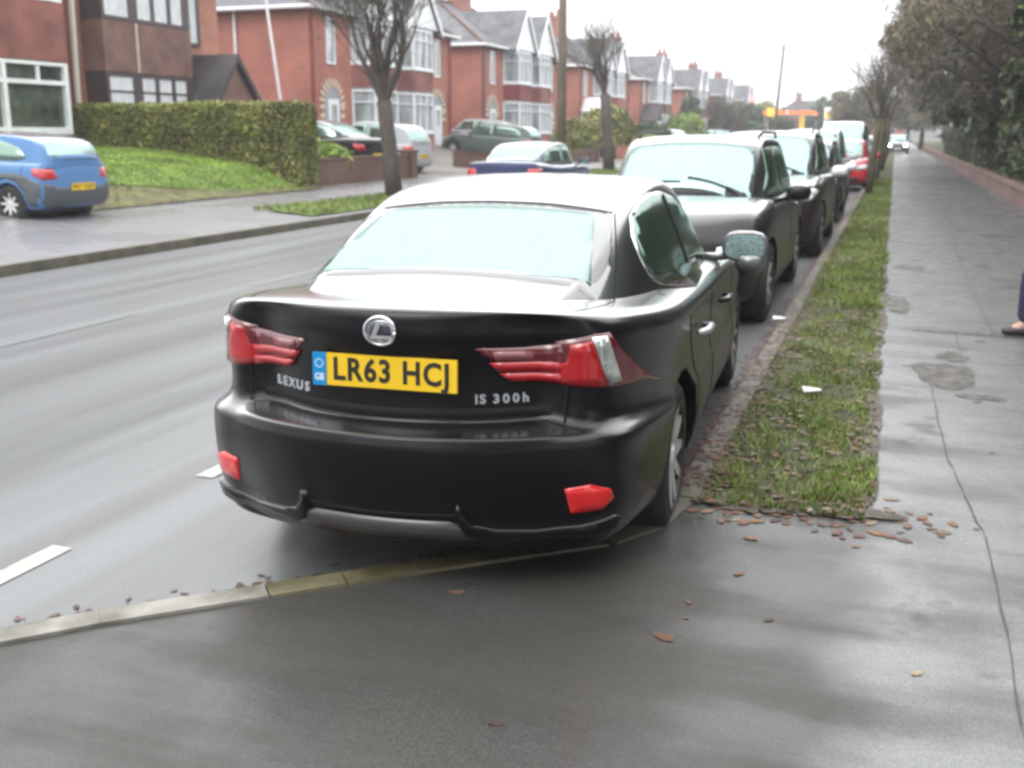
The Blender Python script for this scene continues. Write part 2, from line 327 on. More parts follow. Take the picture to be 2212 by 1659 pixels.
m_sky_skin = M('skin', (.5, .32, .25), .5)
m_denim = M('navy_trousers', (.02, .022, .06), .85, var=.2, vs=20, bump=.3, bs=80)
m_coat = M('dark_coat', (.03, .03, .04), .85, var=.2, vs=9)
m_shoe = M('dark_shoe', (.03, .03, .035), .45)
m_hair = M('brown_hair', (.06, .035, .02), .7)
m_paper = M('paper_scrap', (.62, .64, .62), .6, var=.15, vs=20)

# ------------------------------------------------------------------ object helpers
def link(o, parent=None):
    C.objects.link(o)
    if parent is not None: o.parent = parent
    return o
def mesh(name, vs, fs, m, parent=None, smooth=False, mats=None, midx=None):
    me = bpy.data.meshes.new(name); me.from_pydata([tuple(v) for v in vs], [], fs)
    if smooth: me.polygons.foreach_set('use_smooth', [True] * len(me.polygons))
    for x in ([m] if mats is None else mats): me.materials.append(x)
    if midx: me.polygons.foreach_set('material_index', midx)
    me.update(); return link(bpy.data.objects.new(name, me), parent)
def tag(o, label=None, cat=None, group=None, kind=None):
    if label: o['label'] = label
    if cat: o['category'] = cat
    if group: o['group'] = group
    if kind: o['kind'] = kind
    return o
def thing(name, label, cat, loc=(0, 0, 0), rz=0, group=None, rx=0):
    o = bpy.data.objects.new(name, None); C.objects.link(o); o.empty_display_size = .2
    o.location = loc; o.rotation_euler = (rx, 0, rz)
    return tag(o, label, cat, group)
def copy_tree(o, parent=None):
    c = o.copy(); C.objects.link(c)
    if parent is not None: c.parent = parent
    for ch in list(o.children): copy_tree(ch, c)
    return c
class MB:
    def __init__(s): s.v = []; s.f = []; s.mi = []
    def add(s, vs, fs, mi=0):
        b = len(s.v); s.v += [tuple(x) for x in vs]; s.f += [tuple(b + i for i in f) for f in fs]; s.mi += [mi] * len(fs); return s
    def box(s, x0, x1, y0, y1, z0, z1, mi=0):
        return s.add([(x0, y0, z0), (x1, y0, z0), (x1, y1, z0), (x0, y1, z0), (x0, y0, z1), (x1, y0, z1), (x1, y1, z1), (x0, y1, z1)],
                     [(0, 3, 2, 1), (4, 5, 6, 7), (0, 1, 5, 4), (1, 2, 6, 5), (2, 3, 7, 6), (3, 0, 4, 7)], mi)
    def tube(s, pts, rad, n=8, mi=0, cap=True):
        """pts: list of Vector; rad: number or list"""
        k = len(pts); rad = rad if isinstance(rad, (list, tuple)) else [rad] * k; b = len(s.v)
        pts = [Vector(p) for p in pts]
        for i, p in enumerate(pts):
            t = (pts[min(i + 1, k - 1)] - pts[max(i - 1, 0)]).normalized()
            a = t.orthogonal().normalized() if i == 0 else (a - t * a.dot(t)).normalized()
            c = t.cross(a)
            for j in range(n):
                th = 2 * math.pi * j / n; s.v.append(tuple(p + (a * math.cos(th) + c * math.sin(th)) * rad[i]))
        for i in range(k - 1):
            for j in range(n):
                s.f.append((b + i * n + j, b + i * n + (j + 1) % n, b + (i + 1) * n + (j + 1) % n, b + (i + 1) * n + j)); s.mi.append(mi)
        if cap:
            s.f.append(tuple(b + j for j in reversed(range(n)))); s.mi.append(mi)
            s.f.append(tuple(b + (k - 1) * n + j for j in range(n))); s.mi.append(mi)
        return s
    def prism(s, poly, axis, a, b, mi=0):
        """poly: 2D list; extruded along axis ('x','y','z') between a and b"""
        n = len(poly)
        def P(p, q): return {'x': (q, p[0], p[1]), 'y': (p[0], q, p[1]), 'z': (p[0], p[1], q)}[axis]
        return s.add([P(p, a) for p in poly] + [P(p, b) for p in poly],
                     [tuple(reversed(range(n))), tuple(range(n, 2 * n))] + [(i, (i + 1) % n, n + (i + 1) % n, n + i) for i in range(n)], mi)
    def lathe(s, prof, n=28, mi=0):
        """prof: (r, x) along x axis, closed by caller"""
        b = len(s.v); k = len(prof)
        for r, x in prof:
            for j in range(n):
                th = 2 * math.pi * j / n; s.v.append((x, r * math.cos(th), r * math.sin(th)))
        for i in range(k - 1):
            for j in range(n):
                s.f.append((b + i * n + j, b + i * n + (j + 1) % n, b + (i + 1) * n + (j + 1) % n, b + (i + 1) * n + j)); s.mi.append(mi)
        return s
    def build(s, name, m, parent=None, smooth=False, mats=None):
        o = mesh(name, s.v, s.f, m, parent, smooth, mats, s.mi if mats else None)
        bm = bmesh.new(); bm.from_mesh(o.data); bmesh.ops.recalc_face_normals(bm, faces=bm.faces); bm.to_mesh(o.data); bm.free()
        return o

def interp(tab, y):
    """piecewise smooth lookup in [(y, a, b, ...)]"""
    if y <= tab[0][0]: return tab[0][1:]
    for a, b in zip(tab, tab[1:]):
        if y <= b[0]:
            t = (y - a[0]) / (b[0] - a[0]); return tuple(p + (q - p) * t for p, q in zip(a[1:], b[1:]))
    return tab[-1][1:]
import mathutils
def nz(x, y, s=1.): return mathutils.noise.noise(Vector((x * s, y * s, 3.3)))
def evaluated(o):
    bpy.context.view_layer.update()
    dg = bpy.context.evaluated_depsgraph_get()
    me = bpy.data.meshes.new_from_object(o.evaluated_get(dg)); return me
def text_mesh(s, size, name, m, parent, mat_world, depth=.002, offset=0., sx=1., space=1.):
    cu = bpy.data.curves.new(name, 'FONT'); cu.body = s; cu.size = size; cu.align_x = 'CENTER'; cu.align_y = 'CENTER'
    cu.extrude = depth; cu.offset = offset; cu.space_character = space; cu.resolution_u = 3
    o = bpy.data.objects.new('tmp', cu); C.objects.link(o); me = evaluated(o)
    bpy.data.objects.remove(o); me.name = name
    me.transform(mat_world @ Matrix.Diagonal((sx, 1, 1, 1))); me.materials.clear(); me.materials.append(m)
    return link(bpy.data.objects.new(name, me), parent)

# ------------------------------------------------------------------ cars
FR = [-1, -.82, -.5, 0, .5, .82, 1]
def boxgrid(name, st, rows, rear, front, plan_r, plan_f, crown, m, parent, lvl=2, yb=.0, creases=(), cut=None, wmod=None):
    """st: (y, halfwidth, zbottom, ztop); rows: (frac, widthfactor); rear/front: y offset for every row"""
    NI, NJ, NK = len(st), len(rows), len(FR)
    def pos(i, j, k):
        y, hw, zb, zt = st[i]; fr, wf = rows[j]; F = FR[k]
        x = F * hw * wf * (wmod(i, j) if wmod else 1); z = zb + (zt - zb) * fr
        if j == NJ - 1: z += crown(y) * (1 - F * F)
        if j == 0: z = zb
        a = abs(F) ** 2.2
        if i == 0: y = y + rear[j] + plan_r * a
        elif i == 1: y = y + (rear[j] * .25 + plan_r * a * .45)
        elif i == NI - 1: y = y - front[j] - plan_f * a
        elif i == NI - 2: y = y - (front[j] * .3 + plan_f * a * .5)
        return (x, y, z)
    idx = {}; vs = []
    def V(i, j, k):
        if (i, j, k) not in idx: idx[(i, j, k)] = len(vs); vs.append(pos(i, j, k))
        return idx[(i, j, k)]
    fs = []
    for i in range(NI - 1):
        for j in range(NJ - 1):
            fs.append((V(i, j, NK - 1), V(i + 1, j, NK - 1), V(i + 1, j + 1, NK - 1), V(i, j + 1, NK - 1)))
            fs.append((V(i, j, 0), V(i, j + 1, 0), V(i + 1, j + 1, 0), V(i + 1, j, 0)))
        for k in range(NK - 1):
            fs.append((V(i, NJ - 1, k), V(i, NJ - 1, k + 1), V(i + 1, NJ - 1, k + 1), V(i + 1, NJ - 1, k)))
            fs.append((V(i, 0, k), V(i + 1, 0, k), V(i + 1, 0, k + 1), V(i, 0, k + 1)))
    for j in range(NJ - 1):
        for k in range(NK - 1):
            fs.append((V(0, j, k), V(0, j, k + 1), V(0, j + 1, k + 1), V(0, j + 1, k)))
            fs.append((V(NI - 1, j, k), V(NI - 1, j + 1, k), V(NI - 1, j + 1, k + 1), V(NI - 1, j, k + 1)))
    o = mesh(name, vs, fs, m, None, True)
    bm = bmesh.new(); bm.from_mesh(o.data); bmesh.ops.recalc_face_normals(bm, faces=bm.faces)
    if creases:
        cl = bm.edges.layers.float.new('crease_edge'); inv = {v: k for k, v in idx.items()}
        for e in bm.edges:
            a, b = inv[e.verts[0].index], inv[e.verts[1].index]
            for j, val, ends in creases:
                if a[1] == j and b[1] == j:
                    if not ends or (a[0] == 0 and b[0] == 0): e[cl] = max(e[cl], val)
    bm.to_mesh(o.data); bm.free()
    s = o.modifiers.new('s', 'SUBSURF'); s.levels = lvl; s.render_levels = lvl
    C.objects.unlink(o); C.objects.link(o)
    if cut:
        for cy, cz, r in cut:
            for sx in (-1, 1):
                b = MB(); n = 40
                b.prism([(cy + r * math.cos(2 * math.pi * q / n), cz + r * math.sin(2 * math.pi * q / n)) for q in range(n)], 'x', sx * .62, sx * 1.3)
                co = b.build('cutter', m); bo = o.modifiers.new('b', 'BOOLEAN'); bo.operation = 'DIFFERENCE'; bo.object = co; bo.solver = 'EXACT'
    me = evaluated(o)
    for mo in list(o.modifiers):
        if mo.type == 'BOOLEAN': bpy.data.objects.remove(mo.object)
    old = o.data; bpy.data.objects.remove(o); me.name = name
    r = link(bpy.data.objects.new(name, me), parent)
    me.materials.clear(); me.materials.append(m)
    return r
def bvh_of(*objs):
    vs = []; fs = []
    for o in objs:
        b = len(vs); vs += [v.co.copy() for v in o.data.vertices]; fs += [tuple(b + i for i in p.vertices) for p in o.data.polygons]
    return BVHTree.FromPolygons(vs, fs)
AX = {'side_r': (Vector((3, 0, 0)), Vector((0, 1, 0)), Vector((0, 0, 1)), Vector((-1, 0, 0))),
      'side_l': (Vector((-3, 0, 0)), Vector((0, 1, 0)), Vector((0, 0, 1)), Vector((1, 0, 0))),
      'rear': (Vector((0, -3, 0)), Vector((1, 0, 0)), Vector((0, 0, 1)), Vector((0, 1, 0))),
      'front': (Vector((0, 9, 0)), Vector((1, 0, 0)), Vector((0, 0, 1)), Vector((0, -1, 0))),
      'top': (Vector((0, 0, 4)), Vector((1, 0, 0)), Vector((0, 1, 0)), Vector((0, 0, -1)))}
def decal(bv, poly, ax, off, name, m, parent, cell=.05, depth=.008, smooth_poly=0, proj=None):
    """a thin shell that follows the body inside the outline poly"""
    O, U, Vv, D = AX[ax] if isinstance(ax, str) else ax
    if smooth_poly:
        for _ in range(smooth_poly):
            q = []
            for a, b in zip(poly, poly[1:] + poly[:1]):
                q += [(a[0] * .75 + b[0] * .25, a[1] * .75 + b[1] * .25), (a[0] * .25 + b[0] * .75, a[1] * .25 + b[1] * .75)]
            poly = q
    bm = bmesh.new(); vs = [bm.verts.new((p[0], p[1], 0)) for p in poly]; bm.faces.new(vs)
    x0, x1 = min(p[0] for p in poly), max(p[0] for p in poly); y0, y1 = min(p[1] for p in poly), max(p[1] for p in poly)
    for a, b, nrm in ((x0, x1, 0), (y0, y1, 1)):
        n = int((b - a) / cell)
        for i in range(1, n + 1):
            t = a + (b - a) * i / (n + 1); co = [0, 0, 0]; co[nrm] = t; no = [0, 0, 0]; no[nrm] = 1
            bmesh.ops.bisect_plane(bm, geom=bm.verts[:] + bm.edges[:] + bm.faces[:], plane_co=co, plane_no=no)
    bd = [e for e in bm.edges if e.is_boundary]
    for v in bm.verts:
        o = O + U * v.co.x + Vv * v.co.y
        h = bv.ray_cast(o, D, 12)
        if h[0] is None:
            h = bv.find_nearest(O + U * v.co.x + Vv * v.co.y + D * 3)
        nn = h[1] if h[1].dot(D) < 0 else -h[1]
        v.co = h[0] + nn * off
    ret = bmesh.ops.extrude_edge_only(bm, edges=bd)
    for g in ret['geom']:
        if isinstance(g, bmesh.types.BMVert): g.co += D * (off + depth)
    bmesh.ops.recalc_face_normals(bm, faces=bm.faces)
    me = bpy.data.meshes.new(name); bm.to_mesh(me); bm.free()
    me.polygons.foreach_set('use_smooth', [len(p.vertices) >= 0 for p in me.polygons]); me.materials.append(m)
    return link(bpy.data.objects.new(name, me), parent)
def strip(bv, pts, ax, wdt, off, name, m, parent, step=.04):
    """a narrow band laid along a 2D polyline on the body"""
    L = []
    for a, b in zip(pts, pts[1:]):
        n = max(1, int(math.hypot(b[0] - a[0], b[1] - a[1]) / step))
        L += [(a[0] + (b[0] - a[0]) * i / n, a[1] + (b[1] - a[1]) * i / n) for i in range(n)]
    L.append(pts[-1]); O, U, Vv, D = AX[ax]; vs = []; fs = []
    for i, p in enumerate(L):
        a = L[max(0, i - 1)]; b = L[min(len(L) - 1, i + 1)]; dx, dy = b[0] - a[0], b[1] - a[1]; l = math.hypot(dx, dy) or 1
        for s in (-1, 1):
            q = (p[0] - dy / l * wdt / 2 * s, p[1] + dx / l * wdt / 2 * s)
            h = bv.ray_cast(O + U * q[0] + Vv * q[1], D, 12)
            if h[0] is None: h = bv.find_nearest(O + U * q[0] + Vv * q[1] + D * 3)
            nn = h[1] if h[1].dot(D) < 0 else -h[1]
            vs.append(h[0] + nn * off)
            vs.append(h[0] - nn * .004)
    for i in range(len(L) - 1):
        b = i * 4; fs += [(b, b + 2, b + 6, b + 4), (b, b + 4, b + 5, b + 1), (b + 2, b + 3, b + 7, b + 6)]
    return mesh(name, vs, fs, m, parent, True)

wheel_cache = {}
def wheel(parent, x, y, r, side, spokes=10, rimf=.70, wd=.2, style='alloy'):
    key = (r, side, spokes, rimf, wd)
    if key not in wheel_cache:
        s = side; ri = r * rimf; b = MB(); h = wd / 2
        b.lathe([(ri, s * h * .8), (ri + .01, s * h), (r - .04, s * h), (r - .01, s * h * .8), (r, s * h * .5), (r, -s * h * .5), (r - .01, -s * h * .8), (r - .04, -s * h), (ri, -s * h), (ri, -s * h * .8)])
        t = b.build('wheel', m_rubber, None, True)
        q = MB(); q.lathe([(ri + .008, s * h * 1.02), (ri - .02, s * h * 1.0), (ri - .03, s * h * .5), (ri - .04, -s * h * .6), (0.001, -s * h * .6)], mi=0)
        for k in range(spokes):
            a = 2 * math.pi * k / spokes; ca, sa = math.cos(a), math.sin(a)
            w0, w1 = .016, .030
            def pt(rr, ww, x): return (x, rr * ca - ww * sa, rr * sa + ww * ca)
            x0, x1 = s * h * .95, s * h * .72
            q.add([pt(.03, -w1, x1 + s * .012), pt(.03, w1, x1 + s * .012), pt(ri - .015, w0, x0), pt(ri - .015, -w0, x0),
                   pt(.03, -w1, x1 - s * .03), pt(.03, w1, x1 - s * .03), pt(ri - .015, w0, x0 - s * .03), pt(ri - .015, -w0, x0 - s * .03)],
                  [(0, 1, 2, 3), (4, 7, 6, 5), (0, 4, 5, 1), (1, 5, 6, 2), (2, 6, 7, 3), (3, 7, 4, 0)], 1)
        q.lathe([(.001, s * h * .95), (.045, s * h * .93), (.065, s * h * .75), (.07, s * h * .3)], 16, 1)
        rm = q.build('rim', None, None, False, [m_blackp, m_alloy])
        wheel_cache[key] = (t.data, rm.data)
        for o in (t, rm): bpy.data.objects.remove(o)
    td, rd = wheel_cache[key]
    t = link(bpy.data.objects.new('wheel', td), parent); t.location = (x, y, r)
    link(bpy.data.objects.new('rim', rd), t)
    return t

def number_plate(parent, x, y, z, text, rear=True, nx=0, w_=.52, h_=.111, eu=False, detail=True, tilt=0.):
    """plate facing -y (rear) or +y (front)"""
    b = MB(); b.box(-w_ / 2, w_ / 2, -.006, .006, -h_ / 2, h_ / 2)
    o = b.build('number_plate', m_py if rear else m_pw, parent)
    o.location = (x, y, z); o.rotation_euler = (tilt if rear else -tilt, 0, 0 if rear else math.pi)
    if eu:
        e = MB(); e.box(-w_ / 2 - .002, -w_ / 2 + .048, -.0095, .0, -h_ / 2 - .001, h_ / 2 + .001); e.build('band', m_pb, o)
        text_mesh('GB', .034, 'country_letters', m_ptw, o, Matrix.Translation((-w_ / 2 + .023, -.0095, -.028)) @ Matrix.Rotation(R(90), 4, 'X'), .001, .0008, .8)
        st = MB()
        for k in range(12):
            a = math.pi * 2 * k / 12; cx, cz = -w_ / 2 + .023 + .014 * math.cos(a), .02 + .014 * math.sin(a)
            st.box(cx - .0022, cx + .0022, -.0107, -.009, cz - .0022, cz + .0022)
        # ring of small stars above the letters
        st.build('star_ring', m_ptw, o)
    if text:
        text_mesh(text, .108, 'characters', m_ptx, o, Matrix.Translation(((.024 if eu else 0), -.007, 0)) @ Matrix.Rotation(R(90), 4, 'X'), .0012, .0028, .88, 1.12)
    return o

def side_mirror(parent, x, y, z, s, m, face_rear=True, sc=1., lobe=False):
    """housing as a rounded shell; glass faces the rear (-y)"""
    b = MB(); n = 8; k = 14
    rings = [(-.055, .86), (-.05, 1.0), (.0, 1.0), (.045, .86), (.075, .55), (.085, .1)]
    for yy, f in rings:
        for j in range(k):
            a = 2 * math.pi * j / k; ca, sa = math.cos(a), math.sin(a)
            ex = abs(ca) ** .7 * (1 if ca > 0 else -1); ez = abs(sa) ** .7 * (1 if sa > 0 else -1)
            b.v.append((ex * .115 * f * sc, yy * sc, ez * .078 * f * sc))
    for i in range(len(rings) - 1):
        for j in range(k): b.f.append((i * k + j, i * k + (j + 1) % k, (i + 1) * k + (j + 1) % k, (i + 1) * k + j)); b.mi.append(0)
    b.f.append(tuple(range(k))); b.mi.append(0); b.f.append(tuple(range((len(rings) - 1) * k, len(rings) * k))); b.mi.append(0)
    b.tube([(-s * .08, .01, -.05), (-s * .17, .03, -.07), (-s * .26, .05, -.08)], [.028, .024, .03], 8)
    if lobe:
        b.tube([(s * .03, .05, -.15), (s * .03, .03, -.13), (s * .03, .01, -.09), (s * .03, .01, -.05)], [.02, .07, .095, .09], 14)
    o = b.build('wing_mirror', m, parent, True); o.location = (x, y, z)
    g = MB(); k = 16; vs = []
    for j in range(k):
        a = 2 * math.pi * j / k; ca, sa = math.cos(a), math.sin(a)
        vs.append((abs(ca) ** .6 * (1 if ca > 0 else -1) * .097 * sc, -.058 * sc, abs(sa) ** .6 * (1 if sa > 0 else -1) * .062 * sc))
    vs2 = [(p[0], p[1] + .006, p[2]) for p in vs]
    g.add(vs + vs2, [tuple(range(k)), tuple(reversed(range(k, 2 * k)))] + [(j, (j + 1) % k, k + (j + 1) % k, k + j) for j in range(k)])
    g.build('mirror_glass', g_mirror, o)
    return o

def ellip(cx, cy, rx, ry, n=24): return [(cx + rx * math.cos(2 * math.pi * i / n), cy + ry * math.sin(2 * math.pi * i / n)) for i in range(n)]

# ---- the black saloon in front
car = thing('parked_car', 'wet black saloon in the foreground with yellow rear plate LR63 HCJ, parked by the kerb', 'car',
            (-1.56, 3.03, 0), R(3.0), 'cars parked in the bay')
LR_rows = [(0.0, .90), (.06, .955), (.19, .985), (.33, 1.0), (.47, 1.0), (.515, .995), (.55, .975), (.66, .975), (.80, .98), (.92, .982), (1.0, .955)]
LR_rear = [.08, .055, .03, .0, .0, .016, .12, .13, .135, .095, .10]
LR_front = [.12, .05, .02, 0, 0, 0, .01, .03, .06, .12, .2]
LR_st = [(0, .625, .235, 1.03), (.16, .735, .225, 1.035), (.36, .815, .215, 1.035), (.62, .865, .22, 1.02), (.90, .900, .20, .99), (1.35, .905, .19, .965), (2.0, .90, .19, .945),
         (2.8, .895, .19, .93), (3.45, .90, .19, .90), (3.9, .895, .19, .85), (4.3, .865, .19, .77), (4.665, .78, .2, .68)]
body = boxgrid('body', LR_st, LR_rows, LR_rear, LR_front, .19, .30, lambda y: .03 if y < 1 else .05, p_black, car, 3,
               creases=[(4, .5, True), (5, .9, True), (6, .9, True), (9, .5, False)], cut=[(1.12, .33, .362), (3.92, .33, .362)],
               wmod=lambda i, j: (1 - .15 * max(0, (3.8 - i) / 3.8)) if j >= 6 else 1)
cab_rows = [(0, 1.03), (.12, 1.0), (.5, .92), (.86, .82), (.96, .775), (1.0, .715)]
cab_st = [(0.42, .60, .90, 1.025), (.62, .655, .90, 1.055), (.85, .70, .90, 1.105), (1.15, .73, .9, 1.215), (1.45, .745, .9, 1.325), (1.75, .752, .9, 1.385), (2.15, .758, .9, 1.41), (2.5, .758, .9, 1.40), (2.85, .755, .9, 1.34), (3.2, .75, .88, 1.18), (3.5, .74, .86, 1.0)]
cabin = boxgrid('cabin', cab_st, cab_rows, [.0] * 6, [0] * 6, .05, .12, lambda y: .025, p_black, car, 3, creases=[(4, .35, False)])
bv = bvh_of(body, cabin); bvb = bvh_of(body); bvc = bvh_of(cabin)
# rear screen: dark border then glass
def rearglass():
    ot = [(-.655, .735), (-.3, .70), (.3, .70), (.655, .735), (.60, 1.0), (.54, 1.30), (.515, 1.38), (.25, 1.41), (0, 1.415), (-.25, 1.41), (-.515, 1.38), (-.54, 1.30), (-.60, 1.0)]
    f = decal(bvc, ot, 'top', .003, 'rear_screen', m_frit, car, .06, .004)
    it = [(-.585, .80), (-.3, .765), (0, .76), (.3, .765), (.56, .80), (.54, .90), (.475, 1.25), (.455, 1.32), (.42, 1.345), (0, 1.37), (-.42, 1.345), (-.475, 1.32), (-.495, 1.25), (-.565, .90)]
    decal(bvc, it, 'top', .007, 'glass_pane', g_rear, f, .06, .003)
rearglass()
# roof seam at the top of the rear screen and boot shut lines
strip(bvc, [(-.525, 1.385), (-.25, 1.42), (0, 1.425), (.25, 1.42), (.525, 1.385)], 'top', .006, .0035, 'roof_seam', m_gap, car)
for s in (-1, 1):
    strip(bv, [(s * .535, 1.385), (s * .60, 1.1), (s * .655, .80), (s * .665, .60), (s * .64, .44), (s * .605, .34), (s * .592, .27)], 'top', .005, .0012, 'shut_line', m_gap, car)
    strip(bvb, [(s * .592, 1.0), (s * .588, .90), (s * .585, .80), (s * .572, .75), (s * .54, .712)], 'rear', .004, .0012, 'shut_line', m_gap, car)
strip(bvb, [(-.54, .706), (0, .702), (.54, .706)], 'rear', .03, .003, 'boot_gap', m_gap, car)
# side windows, frames, door lines, handles
win = [(1.34, 1.045), (1.50, .985), (1.78, .957), (2.3, .955), (2.8, .962), (3.16, .972), (3.00, 1.07), (2.75, 1.19), (2.42, 1.295), (2.12, 1.338), (1.85, 1.340), (1.62, 1.315), (1.45, 1.265), (1.35, 1.19), (1.32, 1.11)]
for s in ('side_r', 'side_l'):
    k = 1 if s == 'side_r' else -1
    fr = decal(bv, [(p[0] + (.010 if 4 < i < 9 else -.012 if i in (0, 14, 13, 12) else 0), p[1] + (.014 if i > 5 else -.016)) for i, p in enumerate(win)], s, .003, 'window_surround', m_chrome, car, .08, .006, 0)
    decal(bv, win, s, .006, 'side_window', g_side, car, .08, .003, 0)
    strip(bv, [(2.20, .95), (2.14, 1.33)], s, .06, .010, 'window_post', m_blackp, car)
    strip(bv, [(2.12, .93), (2.16, .6), (2.16, .25)], s, .008, .0025, 'door_gap', m_gap, car)
    strip(bv, [(1.22, .98), (1.30, .80), (1.50, .62), (1.56, .45), (1.60, .25)], s, .008, .0025, 'door_gap', m_gap, car)
    strip(bv, [(3.22, .93), (3.30, .7), (3.24, .25)], s, .008, .0025, 'door_gap', m_gap, car)
    for yy in (1.50, 2.42):
        h = MB(); h.tube([(k * .905, yy - .11, .80), (k * .942, yy - .07, .805), (k * .945, yy + .05, .805), (k * .905, yy + .10, .80)], [.012, .016, .016, .012], 8)
        h.build('door_handle', p_black if yy > 2 else m_letter, car, True)
    side_mirror(car, k * .97, 3.02, 1.01, k, m_cap_sheen, sc=1.1, lobe=True)
    for yy in (1.12, 3.92): wheel(car, k * .755, yy, .325, k, 10, .72, .225)
# tail lamps (wrap round the corner): rear part, side part
def lamp(s):
    d = AX['rear']; P = lambda pts: [(s * a, b) for a, b in pts][::(1 if s > 0 else -1)]
    cor = (Vector((s * 3 * .5, -3, 0)), Vector((1, 0, 0)), Vector((0, 0, 1)), Vector((-s * .45, .893, 0)))
    def dd(pts, off, name, m, par, dep=.012):
        # slanted projection: u is measured on the plane y=0
        O = Vector((s * 3 * .45 / .893, -3, 0)); ax = (O, Vector((1, 0, 0)), Vector((0, 0, 1)), Vector((-s * .45, .893, 0)).normalized())
        return decal(bvb, P(pts), ax, off, name, m, par, .05, dep)
    def rr_(pts, off, name, m, par, dep=.012): return decal(bvb, P(pts), 'rear', off, name, m, par, .05, dep)
    l = rr_([(.31, .932), (.45, .930), (.582, .942), (.582, .800), (.44, .805), (.37, .88), (.31, .925)], .008, 'tail_light', m_lredd, car)
    rr_([(.345, .880), (.578, .876), (.578, .842), (.372, .848)], .013, 'lit_bar', m_lred, l, .006)
    rr_([(.375, .840), (.578, .834), (.578, .806), (.41, .811)], .013, 'lit_bar', m_lred, l, .006)
    rr_([(.36, .921), (.475, .917), (.48, .888), (.365, .890)], .013, 'reversing_lamp', m_lpink, l, .006)
    # wing half
    l2 = dd([(.700, .800), (.700, .950), (.76, .960), (.84, .972), (.90, .972), (.98, .89), (1.09, .80), (1.22, .735), (1.10, .765), (.90, .785), (.76, .796)], .008, 'tail_light', m_lredd, car)
    dd([(.704, .806), (.704, .872), (.745, .876), (.755, .942), (.83, .952), (.90, .79), (.76, .80)], .013, 'lit_bar', m_lred, l2, .006)
    dd([(.825, .965), (.885, .965), (.955, .80), (.895, .795)], .017, 'clear_flash', m_lclear, l2, .006)
for s in (-1, 1): lamp(s)
# boot lid: plate, badge, lettering
hp = bvb.ray_cast(Vector((0, -3, .838)), Vector((0, 1, 0)), 9)
number_plate(car, .0, hp[0].y - .008, .838, 'LR63 HCJ', True, eu=True, tilt=R(-2))
bg_ = MB(); rr = []
for i in range(36):
    a = 2 * math.pi * i / 36; rr.append((.0 + .056 * math.cos(a), .984 + .046 * math.sin(a)))
bd = decal(bvb, rr, 'rear', .004, 'badge', m_letter, car, .02, .006)
ring = MB(); hits = []
for i in range(37):
    a = 2 * math.pi * i / 36; x, z = .054 * math.cos(a), .984 + .044 * math.sin(a)
    h = bvb.ray_cast(Vector((x, -3, z)), Vector((0, 1, 0)), 9); hits.append(h[0] + h[1] * .008)
ring.tube(hits, .0062, 6); ring.build('badge_ring', m_chrome, bd, True)
ll = MB(); yb_ = hits[0].y - .006
ll.add([(-.006, yb_ - .004, 1.018), (.012, yb_ - .004, 1.018), (-.008, yb_ - .004, .972), (.046, yb_ - .004, .972), (.046, yb_ - .004, .960), (-.030, yb_ - .004, .960)], [(0, 1, 2, 5), (2, 3, 4, 5)])
ll.build('badge_emblem', m_chrome, bd)
inn = decal(bvb, [(.0 + .040 * math.cos(2 * math.pi * i / 30), .984 + .031 * math.sin(2 * math.pi * i / 30)) for i in range(30)], 'rear', .0075, 'badge_field', M('badge_dark', (.03, .025, .05), .3, coat=1), bd, .02, .002)
def lettering(txt, x, z, size, name, sx=1.15, space=1.1):
    wd = {'I': .28, ' ': .32, 'L': .56, 'E': .58, 'S': .58}; W_ = [size * sx * wd.get(c, .66) * space for c in txt]; x0 = x - sum(W_) / 2; par = None; me_all = []
    for c, w_ in zip(txt, W_):
        xc = x0 + w_ / 2; x0 += w_
        if c == ' ': continue
        h = bvb.ray_cast(Vector((xc, -3, z)), Vector((0, 1, 0)), 9); n = h[1] if h[1].y < 0 else -h[1]; yaw = math.atan2(n.x, -n.y)
        mt = Matrix.Translation(h[0] + n * .004) @ Matrix.Rotation(yaw, 4, 'Z') @ Matrix.Rotation(R(90), 4, 'X')
        me_all.append(text_mesh(c, size, name, m_letter, None, mt, .003, .0012, sx))
    bm = bmesh.new()
    for o in me_all: bm.from_mesh(o.data); bpy.data.objects.remove(o)
    me = bpy.data.meshes.new(name); bm.to_mesh(me); bm.free(); me.materials.append(m_letter)
    return link(bpy.data.objects.new(name, me), car)
lettering('LEXUS', -.395, .752, .046, 'maker_lettering', 1.2, 1.1)
lettering('IS 300h', .385, .750, .043, 'model_lettering', 1.1, .95)
# bumper: reflectors, lower diffuser and winglets
for s in (-1, 1):
    cs = (Vector((s * 3 * .6 / .8, -3, 0)), Vector((1, 0, 0)), Vector((0, 0, 1)), Vector((-s * .6, .8, 0)).normalized())
    pp = [(s * .76, .465), (s * .87, .475), (s * .965, .45), (s * .985, .415), (s * .935, .382), (s * .80, .372)]
    decal(bvb, pp[::(1 if s > 0 else -1)], cs, .006, 'rear_reflector', m_refl, car, .04, .01)
    pod = [(.335, .425), (.352, .385), (.40, .348), (.50, .328), (.66, .320), (.84, .328), (.99, .350), (1.03, .335), (1.0, .300), (.84, .282), (.60, .276), (.44, .282), (.37, .31), (.33, .37)]
    decal(bvb, [(s * a, b) for a, b in pod][::(1 if s > 0 else -1)], cs, .020, 'bumper_winglet', p_black, car, .03, .02)
decal(bvb, [(-.34, .285), (.34, .285), (.30, .335), (.24, .355), (-.24, .355), (-.30, .335)], 'rear', .012, 'diffuser', M('diffuser_plastic', (.05, .05, .056), .35, coat=.6), car, .05, .02)
ex = strip(bvb, [(-.30, .375), (0, .37), (.30, .375)], 'rear', .012, .003, 'bumper_groove', m_gap, car)
